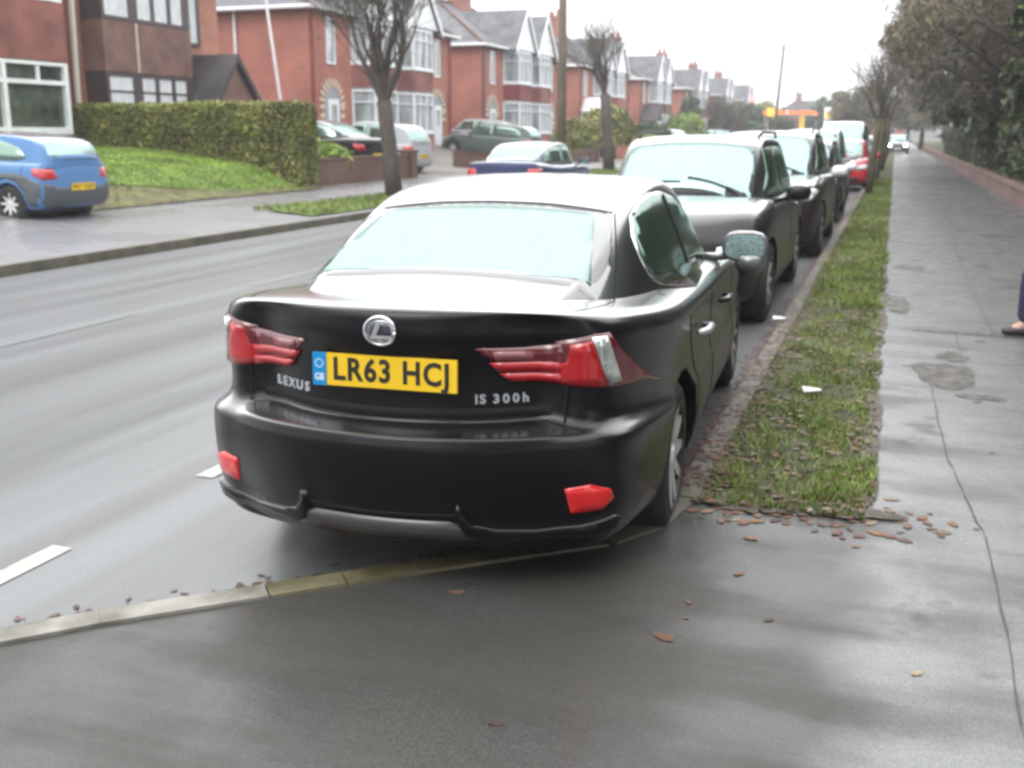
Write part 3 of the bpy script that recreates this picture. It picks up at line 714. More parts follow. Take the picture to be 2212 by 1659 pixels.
# front end, seen by nobody from here but real
for s in (-1, 1):
    decal(bvb, [(s * a, b) for a, b in [(.42, .60), (.70, .66), (.76, .62), (.55, .55)]][::s], 'front', .005, 'headlight', m_lclear, car, .06)
decal(bvb, [(-.34, .58), (.34, .58), (.22, .45), (.36, .28), (-.36, .28), (-.22, .45)], 'front', .005, 'grille', m_blackp, car, .08)
ws = decal(bvc, [(-.60, 3.38), (.60, 3.38), (.50, 2.85), (.0, 2.78), (-.50, 2.85)], 'top', .004, 'windscreen', g_front, car, .08)
ub = MB(); ub.box(-.70, .70, .5, 4.3, .17, .30); ub.build('underbody', m_blackp, car)

# ---- generic cars
def gen_car(name, label, cat, loc, rz, L=4.3, W=1.78, H=1.48, wb=.33, pm=p_silver, kind='hatch', ptext=None, group=None, rx=0, lowm=None, cap=None,
            hood=.98, belt=.95, nose=.72, ws0=None, detail=1, glassf=None, trunk=1.0, rearup=.45, lampz=None, mirror=None, lvl=2, plates=True, rails=False, lampf=None):
    t = thing(name, label, cat, loc, rz, group, rx); hw = W / 2; r = wb; cb = ws0 or L * .72
    fa = L - .86; ra = .80 if kind != 'saloon' else .98
    if kind == 'saloon': st = [(0, hw * .93, .27, trunk), (.2, hw * .96, .24, trunk + .01), (.7, hw * .99, .2, trunk), (1.2, hw, .19, belt + .02)]
    else: st = [(0, hw * .95, .27, belt), (.16, hw * .97, .24, belt + .01), (.6, hw, .2, belt + .01), (1.2, hw, .19, belt)]
    st += [(2.0, hw, .19, belt), (cb - .3, hw, .19, belt - .01), (cb + .15, hw, .19, hood - .02), (fa, hw * .99, .19, hood - .06), (L - .38, hw * .95, .2, (hood + nose) / 2 + .03), (L, hw * .84, .22, nose)]
    rows = [(0, .90), (.10, .97), (.35, 1.0), (.6, .995), (.85, .965), (1, .91)]
    b = boxgrid('body', st, rows, [.1, .03, 0, .02, .05, .08], [.12, .03, 0, .02, .06, .14], .14, .24, lambda y: .03, pm, t, lvl, creases=[(4, .3, False)], cut=[(ra, r, r * 1.13), (fa, r, r * 1.13)])
    cw = hw * .86; z0 = belt - .07
    if kind == 'saloon':
        cs = [(.55, cw * .9, z0, trunk + .03), (.95, cw * .97, z0, 1.20), (1.45, cw, z0, H - .06), (1.9, cw, z0, H - .02)]
    elif kind == 'van':
        cs = [(.03, cw * 1.02, z0, H - .04), (.2, cw * 1.04, z0, H - .01), (1.3, cw * 1.04, z0, H)]
    else:
        u = rearup
        cs = [(.07, cw * .93, z0, belt + .10), (.07 + u * .45, cw * .97, z0, (belt + H) / 2 + .05), (.07 + u, cw, z0, H - .06), (.5 + u, cw, z0, H - .015)]
    rt = cb - (H - hood) * 1.25
    cs += [(rt - .35, cw, z0, H), (rt, cw, z0, H - .04), ((rt + cb) / 2, cw * .98, z0, (H + hood) / 2 + .01), (cb, cw * .93, z0 - .02, hood)]
    c = boxgrid('cabin', cs, [(0, 1.04), (.15, 1.0), (.5, .93), (.87, .85), (.97, .81), (1, .74)], [0] * 6, [0] * 6, .08, .14, lambda y: .025, pm, t, lvl, creases=[(4, .3, False)])
    bb = bvh_of(b, c); bc = bvh_of(c)
    # windscreen, rear window
    f0 = (cs[-1][0]); wz = cw
    decal(bc, [(-wz * .86, f0 - .06), (wz * .86, f0 - .06), (wz * .72, rt + .06), (wz * .3, rt + .02), (-wz * .3, rt + .02), (-wz * .72, rt + .06)], 'top', .005, 'windscreen', glassf or g_front, t, .1, .003)
    if kind == 'saloon':
        decal(bc, [(-wz * .8, .74), (wz * .8, .74), (wz * .66, 1.38), (-wz * .66, 1.38)], 'top', .005, 'rear_window', g_rear, t, .1, .003)
    else:
        zt = H - .10; zb = belt + .07
        decal(bb, [(-wz * .82, zb), (wz * .82, zb), (wz * .74, (zb + zt) / 2), (wz * .66, zt), (-wz * .66, zt), (-wz * .74, (zb + zt) / 2)], 'rear', .005, 'rear_window', g_rear, t, .1, .003, 0)
    # side windows
    yr = .35 + (.75 if kind == 'saloon' else rearup * .8); zt = H - .11; zb = belt + .02
    for s in ('side_r', 'side_l'):
        k = 1 if s == 'side_r' else -1
        mid = (yr + f0) / 2 - .1
        decal(bb, [(yr - .12, zb + .06), (yr + .1, zb), (mid - .04, zb), (mid - .04, zt + .01), (yr + .45, zt), (yr + .05, zt - .1)], s, .005, 'side_window', g_side, t, .12, .003)
        decal(bb, [(mid + .04, zb), (f0 - .28, zb + .01), (f0 - .55, (zb + zt) / 2), (rt + .02, zt), (mid + .04, zt + .01)], s, .005, 'side_window', g_side, t, .12, .003)
        if detail:
            for yy in (mid, mid - .95 if kind != 'van' else mid - 1.2): strip(bb, [(yy, belt - .02), (yy + .02, .6), (yy + .02, .26)], s, .008, .0025, 'door_gap', m_gap, t)
            h = MB(); h.tube([(k * (hw - .01), mid - .16, belt - .1), (k * (hw + .03), mid - .12, belt - .1), (k * (hw + .03), mid - .03, belt - .1), (k * (hw - .01), mid + .01, belt - .1)], .013, 6)
            h.build('door_handle', pm, t, True)
        side_mirror(t, k * (hw + .11), f0 - .42, belt + .06, k, mirror or pm)
        for yy in (ra, fa): wheel(t, k * (hw - .125), yy, r, k, 8, .66, .2)
        lz = lampz or belt - .13
        cr = (Vector((k * 3 * .5 / .866, -3, 0)), Vector((1, 0, 0)), Vector((0, 0, 1)), Vector((-k * .5, .866, 0)).normalized())
        pl = [(k * (hw - .30), lz - .07), (k * (hw + .0), lz - .09), (k * (hw + .13), lz - .02), (k * (hw + .13), lz + .09), (k * (hw - .22), lz + .08)]
        decal(bb, pl[::k], cr, .008, 'tail_light', m_lred, t, .07, .012)
        cf = (Vector((k * 3 * .5 / .866, L + 3, 0)), Vector((1, 0, 0)), Vector((0, 0, 1)), Vector((-k * .5, -.866, 0)).normalized())
        hz = nose - .02 if lampf is None else lampf
        pl = [(k * (hw - .33), hz - .09), (k * (hw + .02), hz - .07), (k * (hw + .30), hz + .06), (k * (hw + .10), hz + .08), (k * (hw - .30), hz + .02)]
        decal(bb, pl[::-k], cf, .008, 'headlight', m_lclear, t, .07, .012)
    decal(bb, [(-.38, nose - .06), (.38, nose - .06), (.32, nose - .22), (-.32, nose - .22)], 'front', .005, 'grille', m_blackp, t, .1)
    decal(bb, [(-.55, .40), (.55, .40), (.5, .28), (-.5, .28)], 'front', .005, 'air_intake', m_blackp, t, .1)
    for sx in (-1, 1):
        wp = MB(); q = []
        for a in range(6):
            x = sx * (.06 + .0) + (-.62 + .58 * a / 5 if sx < 0 else .0 + .55 * a / 5); x = (-.60 + .56 * a / 5) if sx < 0 else (.02 + .56 * a / 5)
            y = f0 - .10 - .05 * a / 5
            h = bc.ray_cast(Vector((x, y, 4)), Vector((0, 0, -1)), 9); q.append(h[0] + h[1] * .014 if h[0] else Vector((x, y, hood)))
        wp.tube(q, .009, 5); wp.build('wiper', m_blackp, t, True)
    if rails:
        for k in (-1, 1):
            rl = MB(); rl.tube([(k * cw * .74, .7, H - .02), (k * cw * .76, .85, H + .035), (k * cw * .76, rt - .4, H + .04), (k * cw * .74, rt - .2, H - .01)], .014, 6); rl.build('roof_rail', m_blackp, t, True)
    if lowm:
        decal(bb, [(-hw * .98, .27), (hw * .98, .27), (hw * .98, .68), (hw * .6, .60), (-hw * .6, .60), (-hw * .98, .68)], 'rear', .006, 'bumper', lowm, t, .08, .01)
        for s in ('side_r', 'side_l'):
            decal(bb, [(.12, .30), (.42, .30), (.46, .50), (.62, .66), (.80, .71), (.98, .66), (1.12, .5), (1.16, .3), (1.24, .3), (1.2, .56), (1.02, .76), (.8, .80), (.5, .78), (.10, .62)], s, .006, 'wheel_arch_trim', lowm, t, .08, .01)
    if plates:
        h = bb.ray_cast(Vector((0, -3, .60)), Vector((0, 1, 0)), 9); number_plate(t, 0, h[0].y - .008, .60, ptext, True)
        h = bb.ray_cast(Vector((0, L + 3, .42)), Vector((0, -1, 0)), 9); number_plate(t, 0, h[0].y + .008, .42, None, False)
    ub = MB(); ub.box(-hw + .22, hw - .22, .4, L - .4, .16, .30); ub.build('underbody', m_blackp, t)
    return t
PI = math.pi
bay = 'cars parked in the bay'
def facing(x, yfront, L): return (x, yfront + L, 0)      # nose towards the camera: rear is L further on
gen_car('parked_car', 'dark grey sport utility car with wide pale windscreen, parked nose-on behind the black saloon', 'car', facing(-1.86, 8.75, 4.45), PI, 4.45, 1.86, 1.60, .35, p_dkgrey, 'hatch', None, bay, hood=1.08, belt=1.03, nose=.82, ws0=3.15, rails=True, lvl=3, rearup=.6, lampf=.68)
gen_car('parked_car', 'dark brown sport utility car with clear headlight, third in the parked row', 'car', facing(-1.76, 14.3, 4.6), PI, 4.6, 1.87, 1.66, .36, p_brown, 'hatch', None, bay, hood=1.08, belt=1.05, nose=.86, ws0=3.2, rails=True, rearup=.6, mirror=p_white)
gen_car('parked_car', 'dark hatchback mostly hidden behind the brown sport utility car, ahead of the red one', 'car', facing(-1.78, 20.3, 4.3), PI, 4.3, 1.8, 1.52, .32, p_dkgrey, 'hatch', None, bay, hood=1.0, mirror=p_white)
gen_car('parked_car', 'tall silver people carrier, only its roof seen over the brown sport utility car', 'car', facing(-1.95, 26.2, 4.4), PI, 4.4, 1.82, 1.74, .33, p_silver, 'hatch', None, bay, hood=1.08, belt=1.02)
gen_car('parked_car', 'bright red hatchback parked in the bay row', 'car', facing(-1.45, 32.6, 4.0), PI, 4.0, 1.72, 1.46, .31, p_red, 'hatch', None, bay)
gen_car('parked_van', 'tall white van parked just behind the red hatchback', 'van', facing(-1.75, 38.4, 5.0), PI, 5.0, 1.95, 2.05, .34, p_white, 'van', None, bay, hood=1.2, belt=1.15, nose=.95, ws0=4.1)
gen_car('parked_car', 'silver hatchback beyond the white van in the bay row', 'car', facing(-1.6, 45.5, 4.2), PI, 4.2, 1.78, 1.5, .32, p_silver, 'hatch', None, bay, detail=0)
gen_car('parked_car', 'farthest pale car of the parked row, next to the verge trees', 'car', facing(-1.6, 52.5, 4.3), PI, 4.3, 1.78, 1.55, .32, p_white, 'hatch', None, bay, detail=0)
# other traffic and drives
gen_car('moving_car', 'dark blue saloon driving away on the far lane, seen over the black saloon roof', 'car', (-7.9, 21.7, 0), R(-1), 4.6, 1.8, 1.45, .32, p_navy, 'saloon', None, trunk=1.02)
gen_car('small_hatchback', 'small sky blue hatchback with grey plastic bumper on the driveway at far left', 'car', (-12.55, 14.45, .19), R(89), 3.5, 1.66, 1.40, .30, p_blue, 'hatch', 'R417 KGO', None, R(2.5), lowm=m_plastic, hood=.98, belt=.96, nose=.68, rearup=.34, lampz=.80, lvl=3)
drv = 'cars on the front drives'
gen_car('drive_saloon', 'dark saloon with bright red tail light, parked side-on behind the brick garden wall', 'car', (-14.2, 28.6, .42), R(84), 4.6, 1.8, 1.46, .33, p_dkgrey, 'saloon', None, drv, R(4.5), trunk=1.05)
gen_car('drive_hatchback', 'silver grey hatchback with yellow plate beside the dark saloon on the drive', 'car', (-14.0, 31.5, .34), R(84), 4.1, 1.78, 1.55, .32, p_silver, 'hatch', 'YE52 OKD', drv, R(4.5), mirror=p_silver)
gen_car('drive_estate', 'green grey estate car seen side-on behind the low wall of the next house', 'car', (-14.9, 46.0, .45), R(86), 4.7, 1.8, 1.50, .33, p_dgreen, 'hatch', None, drv, R(4))
gen_car('drive_car', 'pale silver car standing behind the green grey estate', 'car', (-17.2, 49.5, .75), R(92), 4.3, 1.8, 1.5, .32, p_silver, 'hatch', None, drv, R(3))
gen_car('drive_car', 'red car with yellow rear plate at the right end of the clipped hedge', 'car', (-15.6, 26.4, .50), R(60), 4.0, 1.7, 1.44, .31, p_red, 'hatch', 'KN05 UFP', drv, R(4))
gen_car('drive_car', 'white car on a drive in front of the dark tiled porch', 'car', (-14.8, 82, .4), R(88), 4.3, 1.78, 1.5, .32, p_white, 'hatch', None, drv, R(4), detail=0)
gen_car('drive_car', 'pale blue car on a drive beside the round green bush', 'car', (-14.2, 103, .4), R(88), 4.3, 1.78, 1.5, .32, paint('pale_blue_paint', (.30, .42, .55)), 'hatch', None, drv, R(4), detail=0)
def lit(o):
    for k in (-1, 1):
        b = MB(); b.tube([(k * .62, 4.24, .66), (k * .62, 4.30, .66)], [.10, .085], 14); b.build('lit_headlamp', m_head, o)
m_head = M('lit_headlamp', (1, .95, .82), .3, emit=30)
for (x, y, lb) in [(-.2, 92, 'oncoming car with bright headlights at the far end of the footway'), ]:
    o = gen_car('oncoming_car', lb, 'car', (x + .4, y + 4.2, .1), PI, 4.2, 1.78, 1.5, .32, p_dkgrey, 'hatch', None, None, detail=0); lit(o)

# ------------------------------------------------------------------ ground
def gz(X):
    """height of the far side of the street"""
    t = [(-60, 1.25), (-20, 1.12), (-16, .62), (-13.2, .30), (-12.6, .25), (-9.8, .11)]
    if X <= t[0][0]: return t[0][1]
    for a, b in zip(t, t[1:]):
        if X <= b[0]: return a[1] + (b[1] - a[1]) * (X - a[0]) / (b[0] - a[0])
    return t[-1][1]
def sheet(name, xs, ys, zf, m, kind='structure', lbl=None):
    vs = [(x, y, zf(x, y)) for y in ys for x in xs]; n = len(xs)
    fs = [(j * n + i, j * n + i + 1, (j + 1) * n + i + 1, (j + 1) * n + i) for j in range(len(ys) - 1) for i in range(n - 1)]
    o = mesh(name, vs, fs, m); o['kind'] = kind; return o
sheet('ground', [-1500, 0, 1500], [-400, 0, 2500], lambda x, y: -.06, m_field)
sheet('road', [-9.66, -5, -.7], [-60, 0, 60, 900], lambda x, y: 0, m_road)
PZ = .09
curve = [(-3.16, -60), (-3.16, 1.2), (-3.02, 1.75), (-2.75, 2.18), (-2.35, 2.60), (-1.95, 2.96), (-1.55, 3.32), (-1.22, 3.60), (-.98, 3.80), (-.85, 4.02), (-.79, 4.35), (-.79, 4.8)]
def rn(x0=-.8): return x0
pts = [(x + .10, y) for x, y in curve[:-1]] + [(-.69, 4.35)]
vs = [(x, y, PZ) for x, y in pts] + [(0.0, 4.42, PZ), (2.62, 4.42, PZ), (2.62, -60, PZ)]
o = mesh('footway', vs, [tuple(range(len(vs)))], m_foot); o['kind'] = 'structure'
sheet('pavement', [-.02, 1.2, 2.62], [4.42, 12, 40, 900], lambda x, y: PZ, m_foot)
# verge soil under the grass
sheet('verge', [-.69, -.35, 0.0], [4.42, 10, 40, 900], lambda x, y: PZ + .008, m_soil)
sm = MB(); random.seed(3)
for ln in ([(.43, 1.5), (.45, 4.2), (.355, 5.4), (.325, 7.0)], [(.55, 7.3), (.56, 9.0)], [(.84, 9.1), (.86, 14)], [(0, 8.05), (.55, 8.0), (1.5, 8.1)], [(.02, 9.9), (.9, 9.85)], [(0, 12.2), (1.4, 12.1)], [(.46, 4.15), (1.3, 4.05), (2.5, 4.2)], [(0, 15.6), (1.9, 15.7)], [(.86, 14), (1.02, 22), (1.2, 34)]):
    for a, b in zip(ln, ln[1:]):
        n = 14
        for i in range(n):
            t0, t1 = i / n, (i + 1) / n
            x0 = a[0] + (b[0] - a[0]) * t0; y0 = a[1] + (b[1] - a[1]) * t0; x1 = a[0] + (b[0] - a[0]) * t1; y1 = a[1] + (b[1] - a[1]) * t1; w_ = .001 + random.random() * .003; jx = .012 * nz(x0, y0, 6); x0 += jx; x1 += .012 * nz(x1, y1, 6)
            if abs(x1 - x0) > abs(y1 - y0): sm.add([(x0, y0 - w_, PZ + .005), (x1, y1 - w_, PZ + .005), (x1, y1 + w_, PZ + .005), (x0, y0 + w_, PZ + .005)], [(0, 1, 2, 3)])
            else: sm.add([(x0 - w_, y0, PZ + .005), (x0 + w_, y0, PZ + .005), (x1 + w_, y1, PZ + .005), (x1 - w_, y1, PZ + .005)], [(0, 1, 2, 3)])
sm.build('pavement_seam', M('seam_dirt', (.07, .068, .064), .6))['kind'] = 'structure'
# wet mud and sunken damp spots on the footway
random.seed(14); mp_ = MB()
for (cx_, cy_, rx_, ry_) in [(.42, 7.35, .16, .36), (.50, 7.95, .09, .14), (.12, 10.5, .12, .45), (.60, 6.75, .12, .08), (1.1, 5.6, .10, .12), (1.25, 4.3, .06, .10), (.9, 9.0, .5, .10), (1.6, 12.5, .5, .16), (.25, 13.4, .16, .4), (1.9, 7.4, .10, .18)]:
    n = 26; P = [(cx_, cy_, PZ + .003)]
    for i in range(n):
        a = 2 * math.pi * i / n; f = 1 + .75 * nz(math.cos(a) * 1.3 + cx_, math.sin(a) * 1.3 + cy_, 1.1) + random.uniform(-.08, .08); P.append((cx_ + rx_ * f * math.cos(a), cy_ + ry_ * f * math.sin(a), PZ + .003))
    mp_.add(P, [(0, i + 1, (i + 1) % n + 1) for i in range(n)])
mp_.build('mud_patches', M('wet_mud', (.065, .055, .042), .5, var=.4, vs=12, col2=(.12, .115, .105), rvar=.2, rs=8, bump=.4, bs=60))['kind'] = 'structure'
# trodden soil spilling over the end and edge of the verge
sp_ = MB(); random.seed(23)
def blob(cx_, cy_, rx_, ry_, z):
    n = 30; P = [(cx_, cy_, z)]
    for i in range(n):
        a = 2 * math.pi * i / n; f = 1 + .8 * nz(math.cos(a) * 1.6 + cx_ * 3, math.sin(a) * 1.6 + cy_, 1.3) + random.uniform(-.1, .1); P.append((cx_ + rx_ * f * math.cos(a), cy_ + ry_ * f * math.sin(a), z))
    sp_.add(P, [(0, i + 1, (i + 1) % n + 1) for i in range(n)])
for i in range(9): blob(-.66 + i * .085, 4.38 + random.uniform(-.05, .03),   .10, random.uniform(.03, .08), PZ + .0095 + i * .0003)
for i in range(16): blob(.0 + random.uniform(-.02, .02), 4.8 + i * .62 + random.uniform(-.2, .2), random.uniform(.015, .04), .35, PZ + .0098 + (i % 3) * .0004)
sp_.build('spilled_soil', M('trodden_soil', (.075, .062, .048), .6, var=.35, vs=14, col2=(.11, .098, .075), bump=.5, bs=50, rvar=.2, rs=9))['kind'] = 'structure'
# near kerb following the bay
def kerb(name, line, wd, z0, z1, m, joint=.9):
    b = MB(); acc = []
    for a, c in zip(line, line[1:]):
        n = max(1, round(math.hypot(c[0] - a[0], c[1] - a[1]) / joint))
        acc += [(a[0] + (c[0] - a[0]) * i / n, a[1] + (c[1] - a[1]) * i / n) for i in range(n)]
    acc.append(line[-1])
    for a, c in zip(acc, acc[1:]):
        dx, dy = c[0] - a[0], c[1] - a[1]; l = math.hypot(dx, dy); nx, ny = -dy / l, dx / l; g = .003
        a2 = (a[0] + dx / l * g, a[1] + dy / l * g); c2 = (c[0] - dx / l * g, c[1] - dy / l * g)
        P = [(a2[0], a2[1]), (c2[0], c2[1]), (c2[0] - nx * wd, c2[1] - ny * wd), (a2[0] - nx * wd, a2[1] - ny * wd)]
        b.add([(x, y, z0) for x, y in P] + [(x, y, z1) for x, y in P], [(4, 5, 6, 7), (0, 1, 5, 4), (1, 2, 6, 5), (2, 3, 7, 6), (3, 0, 4, 7)])
    o = b.build(name, m); o['kind'] = 'structure'; return o
kerb('near_kerb', curve[:6], .105, -.02, PZ + .012, m_kerb, .45)
kerb('near_kerb_worn', curve[7:11], .105, -.02, PZ + .010, m_kerb_dark, .4)
kerb('near_kerb_mossy', curve[5:8], .105, -.02, PZ + .012, m_kerb_alg, .35)
kerb('bay_kerb', [(-.79, 4.35), (-.79, 60), (-.79, 300)], .105, -.02, PZ + .014, m_kerb_dark)
kerb('far_kerb', [(-9.78, 300), (-9.78, 60), (-9.78, -20)], .12, -.02, .115, m_kerb_dark)
YS = [-20, 0, 10, 13, 17, 23, 30, 45, 80, 160, 900]
sheet('far_pavement', [-13.2, -12.6, -9.78], YS, lambda x, y: gz(x), m_farpave)
sheet('front_gardens', [-60, -20, -18, -16, -13.2], YS, lambda x, y: gz(x), m_gardens)
# painted marks
def mark(x0, x1, y0, y1, m, z=.004):
    o = mesh('road_marking', [(x0, y0, z), (x1, y0, z), (x1, y1, z), (x0, y1, z)], [(0, 1, 2, 3)], m); o['kind'] = 'structure'
for y0 in (-.0, 2.25, 4.15, 6.1, 8.1, 10.1, 12.1, 14.1, 16.1, 18.1, 20.1): mark(-3.09, -2.99, y0, y0 + (.95 if y0 > 0 else .9), m_paint)
for y0 in range(-8, 120, 6): mark(-6.64, -6.46, y0, y0 + 4, m_paint_worn)
# lawn bank at the far left and far verge strip
random.seed(11)
def patch(name, outline, zf, m, kind='structure', cell=.6):
    bm = bmesh.new(); bm.faces.new([bm.verts.new((x, y, 0)) for x, y in outline])
    xs = [p[0] for p in outline]; ys = [p[1] for p in outline]
    for a, b, k in ((min(xs), max(xs), 0), (min(ys), max(ys), 1)):
        n = int((b - a) / cell)
        for i in range(1, n + 1):
            co = [0, 0, 0]; co[k] = a + (b - a) * i / (n + 1); no = [0, 0, 0]; no[k] = 1
            bmesh.ops.bisect_plane(bm, geom=bm.verts[:] + bm.edges[:] + bm.faces[:], plane_co=co, plane_no=no)
    for v in bm.verts: v.co.z = zf(v.co.x, v.co.y)
    me = bpy.data.meshes.new(name); bm.to_mesh(me); bm.free(); me.materials.append(m)
    o = link(bpy.data.objects.new(name, me)); o['kind'] = kind; return o
def lawnz(x, y):
    e = min(1, max(0, (-13.35 - x) / 1.2)); return gz(x) + .04 + .42 * e * (1 - max(0, min(1, (-17 - x) / 3)) * .5) * min(1, max(0, (y - 15.9) / 1.0))
patch('lawn_bank', [(-13.22, 15.2), (-13.22, 23.6), (-15.2, 23.6), (-17.5, 15.9)], lambda x, y: lawnz(x, y) - .02, M('bank_soil', (.12, .10, .06), .8, var=.3, vs=3, col2=(.16, .17, .05), bump=.5))
LAWN = [(-14.2, 16.3), (-13.85, 18.2), (-13.5, 20.0), (-13.45, 22.8), (-20, 22.8), (-20, 17.0)]
patch('lawn', LAWN, lawnz, m_lawn)
VERGE2 = [(-10.1, 17.6), (-10.05, 19.0), (-10.05, 60), (-11.5, 60), (-11.5, 19), (-11.1, 17.8)]
patch('far_verge', VERGE2, lambda x, y: gz(x) + .03, m_lawn, cell=1.)

# grass blades, leaves
def blades(name, n, place, h, wd, m, lean=.5, kind='stuff'):
    vs = []; fs = []
    for _ in range(n):
        x, y, z, s = place(); a = random.random() * 6.283; hh = h * s * (.5 + random.random()); w_ = wd * (.6 + .8 * random.random()) * s
        dx, dy = math.cos(a) * w_, math.sin(a) * w_; lx, ly = (random.random() - .5) * lean * 2 * hh, (random.random() - .5) * lean * 2 * hh
        b = len(vs); vs += [(x - dx, y - dy, z), (x + dx, y + dy, z), (x + lx, y + ly, z + hh)]; fs.append((b, b + 1, b + 2))
    o = mesh(name, vs, fs, m); o['kind'] = kind; return o
random.seed(21)
def pl_verge():
    while True:
        t = random.random(); y = 4.32 + (random.random() ** 1.6) * 36; x = -.69 + random.random() * .72
        e = .02 * math.sin(y * 7) + .05 * nz(x * 3, y * 2) + .05 * nz(0, y, 3)
        if x > -.02 + e + (.04 if y < 7 else 0): continue
        if nz(x * 3.2, y * 1.3, 1.6) + .25 * nz(x, y, 9) < -.04 and random.random() < .80: continue
        if x < -.58 + .1 * nz(1, y, 2) and random.random() < .6: continue
        if y < 4.5 + .12 * nz(x, 9, 3) and random.random() < .7: continue
        s = 1 if y < 10 else 1.6
        return x, y, PZ + .006, s
blades('verge_grass', 46000, pl_verge, .030, .0042, m_grass, .9)
def pl_lawn():
    while True:
        x = -13.3 - random.random() * 6.6; y = 16.2 + random.random() * 6.5
        if x > -14.1 + (y - 16.6) * .17 + .12 * nz(y, 3, 2.): continue
        return x, y, lawnz(x, y), 1
blades('lawn_grass', 26000, pl_lawn, .035, .018, m_lawnb, .9)
def pl_bk():
    y = 15.3 + random.random() * 8.2; x = -13.2 - random.random() ** 1.2 * 1.5; return x, y, lawnz(x, y)
leaves_later = pl_bk
def pl_v2():
    x = -10.1 - random.random() * 1.35; y = 17.7 + random.random() * 25; return x, y, gz(x) + .03, 1
blades('far_verge_grass', 14000, pl_v2, .07, .02, m_grass, .9)
def leaves(name, n, place, size, m, label=None):
    vs = []; fs = []
    for _ in range(n):
        x, y, z = place(); a = random.random() * 6.283; s = size * (.5 + random.random() * .9); t = (random.random() - .5) * .6
        ca, sa = math.cos(a), math.sin(a); b = len(vs)
        for px, py in ((1, 0), (.45, .42), (-.3, .5), (-.9, .1), (-.5, -.45), (.4, -.4)):
            px *= s; py *= s; vs.append((x + px * ca - py * sa, y + px * sa + py * ca, z + .001 + abs(px * t) * .35 + random.random() * .002))
        fs.append(tuple(range(b, b + 6)))
    o = mesh(name, vs, fs, m); o['kind'] = 'stuff'; return o
def pl_l1():
    return -.70 + random.random() * .72, 4.3 + random.random() ** 1.15 * 26, PZ + .010 + random.random() * .015
leaves('fallen_leaves', 3400, pl_l1, .022, m_fallen)
leaves('bank_leaves', 2200, pl_bk, .028, m_fallen)
def pl_gut():
    if random.random() < .45:
        t = random.random() * 7 + 1; i = int(t); f = t - i; a, b = curve[i + 1 if i + 1 < 11 else 10], curve[min(i + 2, 11)]
        x = a[0] + (b[0] - a[0]) * f; y = a[1] + (b[1] - a[1]) * f; d = abs(random.gauss(0, .085))
        return x - d * .75 - .01, y + d * .7 + .01, .001
    if random.random() < .35: return -.80 + random.random() * .2, 4.5 + random.random() ** 1.3 * 24, PZ + .016
    yy_ = 4.3 + random.random() ** 1.3 * 30
    return -.80 - abs(random.gauss(0, .05 + .10 * abs(nz(1, yy_, 1.1)))), yy_, .001
leaves('gutter_leaves', 12000, pl_gut, .019, m_fallen2)
def pl_pv():
    r = random.random()
    if r < .25: return -.3 + random.gauss(0, .33), 4.33 + random.gauss(0, .13), PZ + .001
    if r < .75: return 2.5 - abs(random.gauss(0, .5)), 5 + random.random() * 30, PZ + .001
    if random.random() < .6: return -.3 + random.gauss(0, .30), 4.36 + random.gauss(0, .09), PZ + .001
    return -2 + random.random() * 4, .9 + random.random() * 8, PZ + .001
def pl_pv2():
    while True:
        x, y, z = pl_pv()
        if x > -.7 and y > 4.45 and x < 0: continue
        if y - 2.6 > (x + 2.35) * .87 and x < -.75: continue
        if x < -2.3: continue
        return x, y, z
leaves('pavement_leaves', 420, pl_pv2, .030, m_fallen)
for (x, y, a, lb) in [(-.36, 6.45, .3, 'white paper scrap lying in the middle of the grass verge'), (-.80, 9.0, .1, 'white paper scrap at the kerb beside the dark grey sport utility car')]:
    b = MB(); b.add([(-.055, -.04, 0), (.05, -.045, .012), (.058, .04, .004), (-.05, .045, .018), (0, 0, .02)], [(0, 1, 4), (1, 2, 4), (2, 3, 4), (3, 0, 4)])
    o = b.build('paper_scrap', m_paper); o.location = (x, y, PZ + .035); o.rotation_euler = (0, 0, a); tag(o, lb, 'litter', 'scraps of litter on the verge')

# ------------------------------------------------------------------ houses
HX = -20.0
def framed_window(par, x, y0, y1, z0, z1, nv, nh, fm, gm, out_=1, name='window', t=.07, split=None, axis='x'):
    """window in a plane x = const (axis 'x', facing +x) or y = const"""
    f = MB(); g = MB()
    def bx(mb, a0, a1, c0, c1, d0, d1):
        if axis == 'x': mb.box(x + d0, x + d1, a0, a1, c0, c1)
        else: mb.box(a0, a1, x + d0, x + d1, c0, c1)
    bx(f, y0, y1, z0, z0 + t, -.04, .05); bx(f, y0, y1, z1 - t, z1, -.04, .05); bx(f, y0, y0 + t, z0 + t, z1 - t, -.04, .05); bx(f, y1 - t, y1, z0 + t, z1 - t, -.04, .05)
    for i in range(1, nv + 1):
        c = y0 + (y1 - y0) * i / (nv + 1); bx(f, c - t * .4, c + t * .4, z0 + t, z1 - t, -.035, .045)
    if split: bx(f, y0 + t, y1 - t, split - t * .4, split + t * .4, -.03, .04)
    o = f.build(name, fm, par)
    bx(g, y0 + t * .5, y1 - t * .5, z0 + t * .5, z1 - t * .5, -.02, .0); g.build('pane', gm, o)
    return o
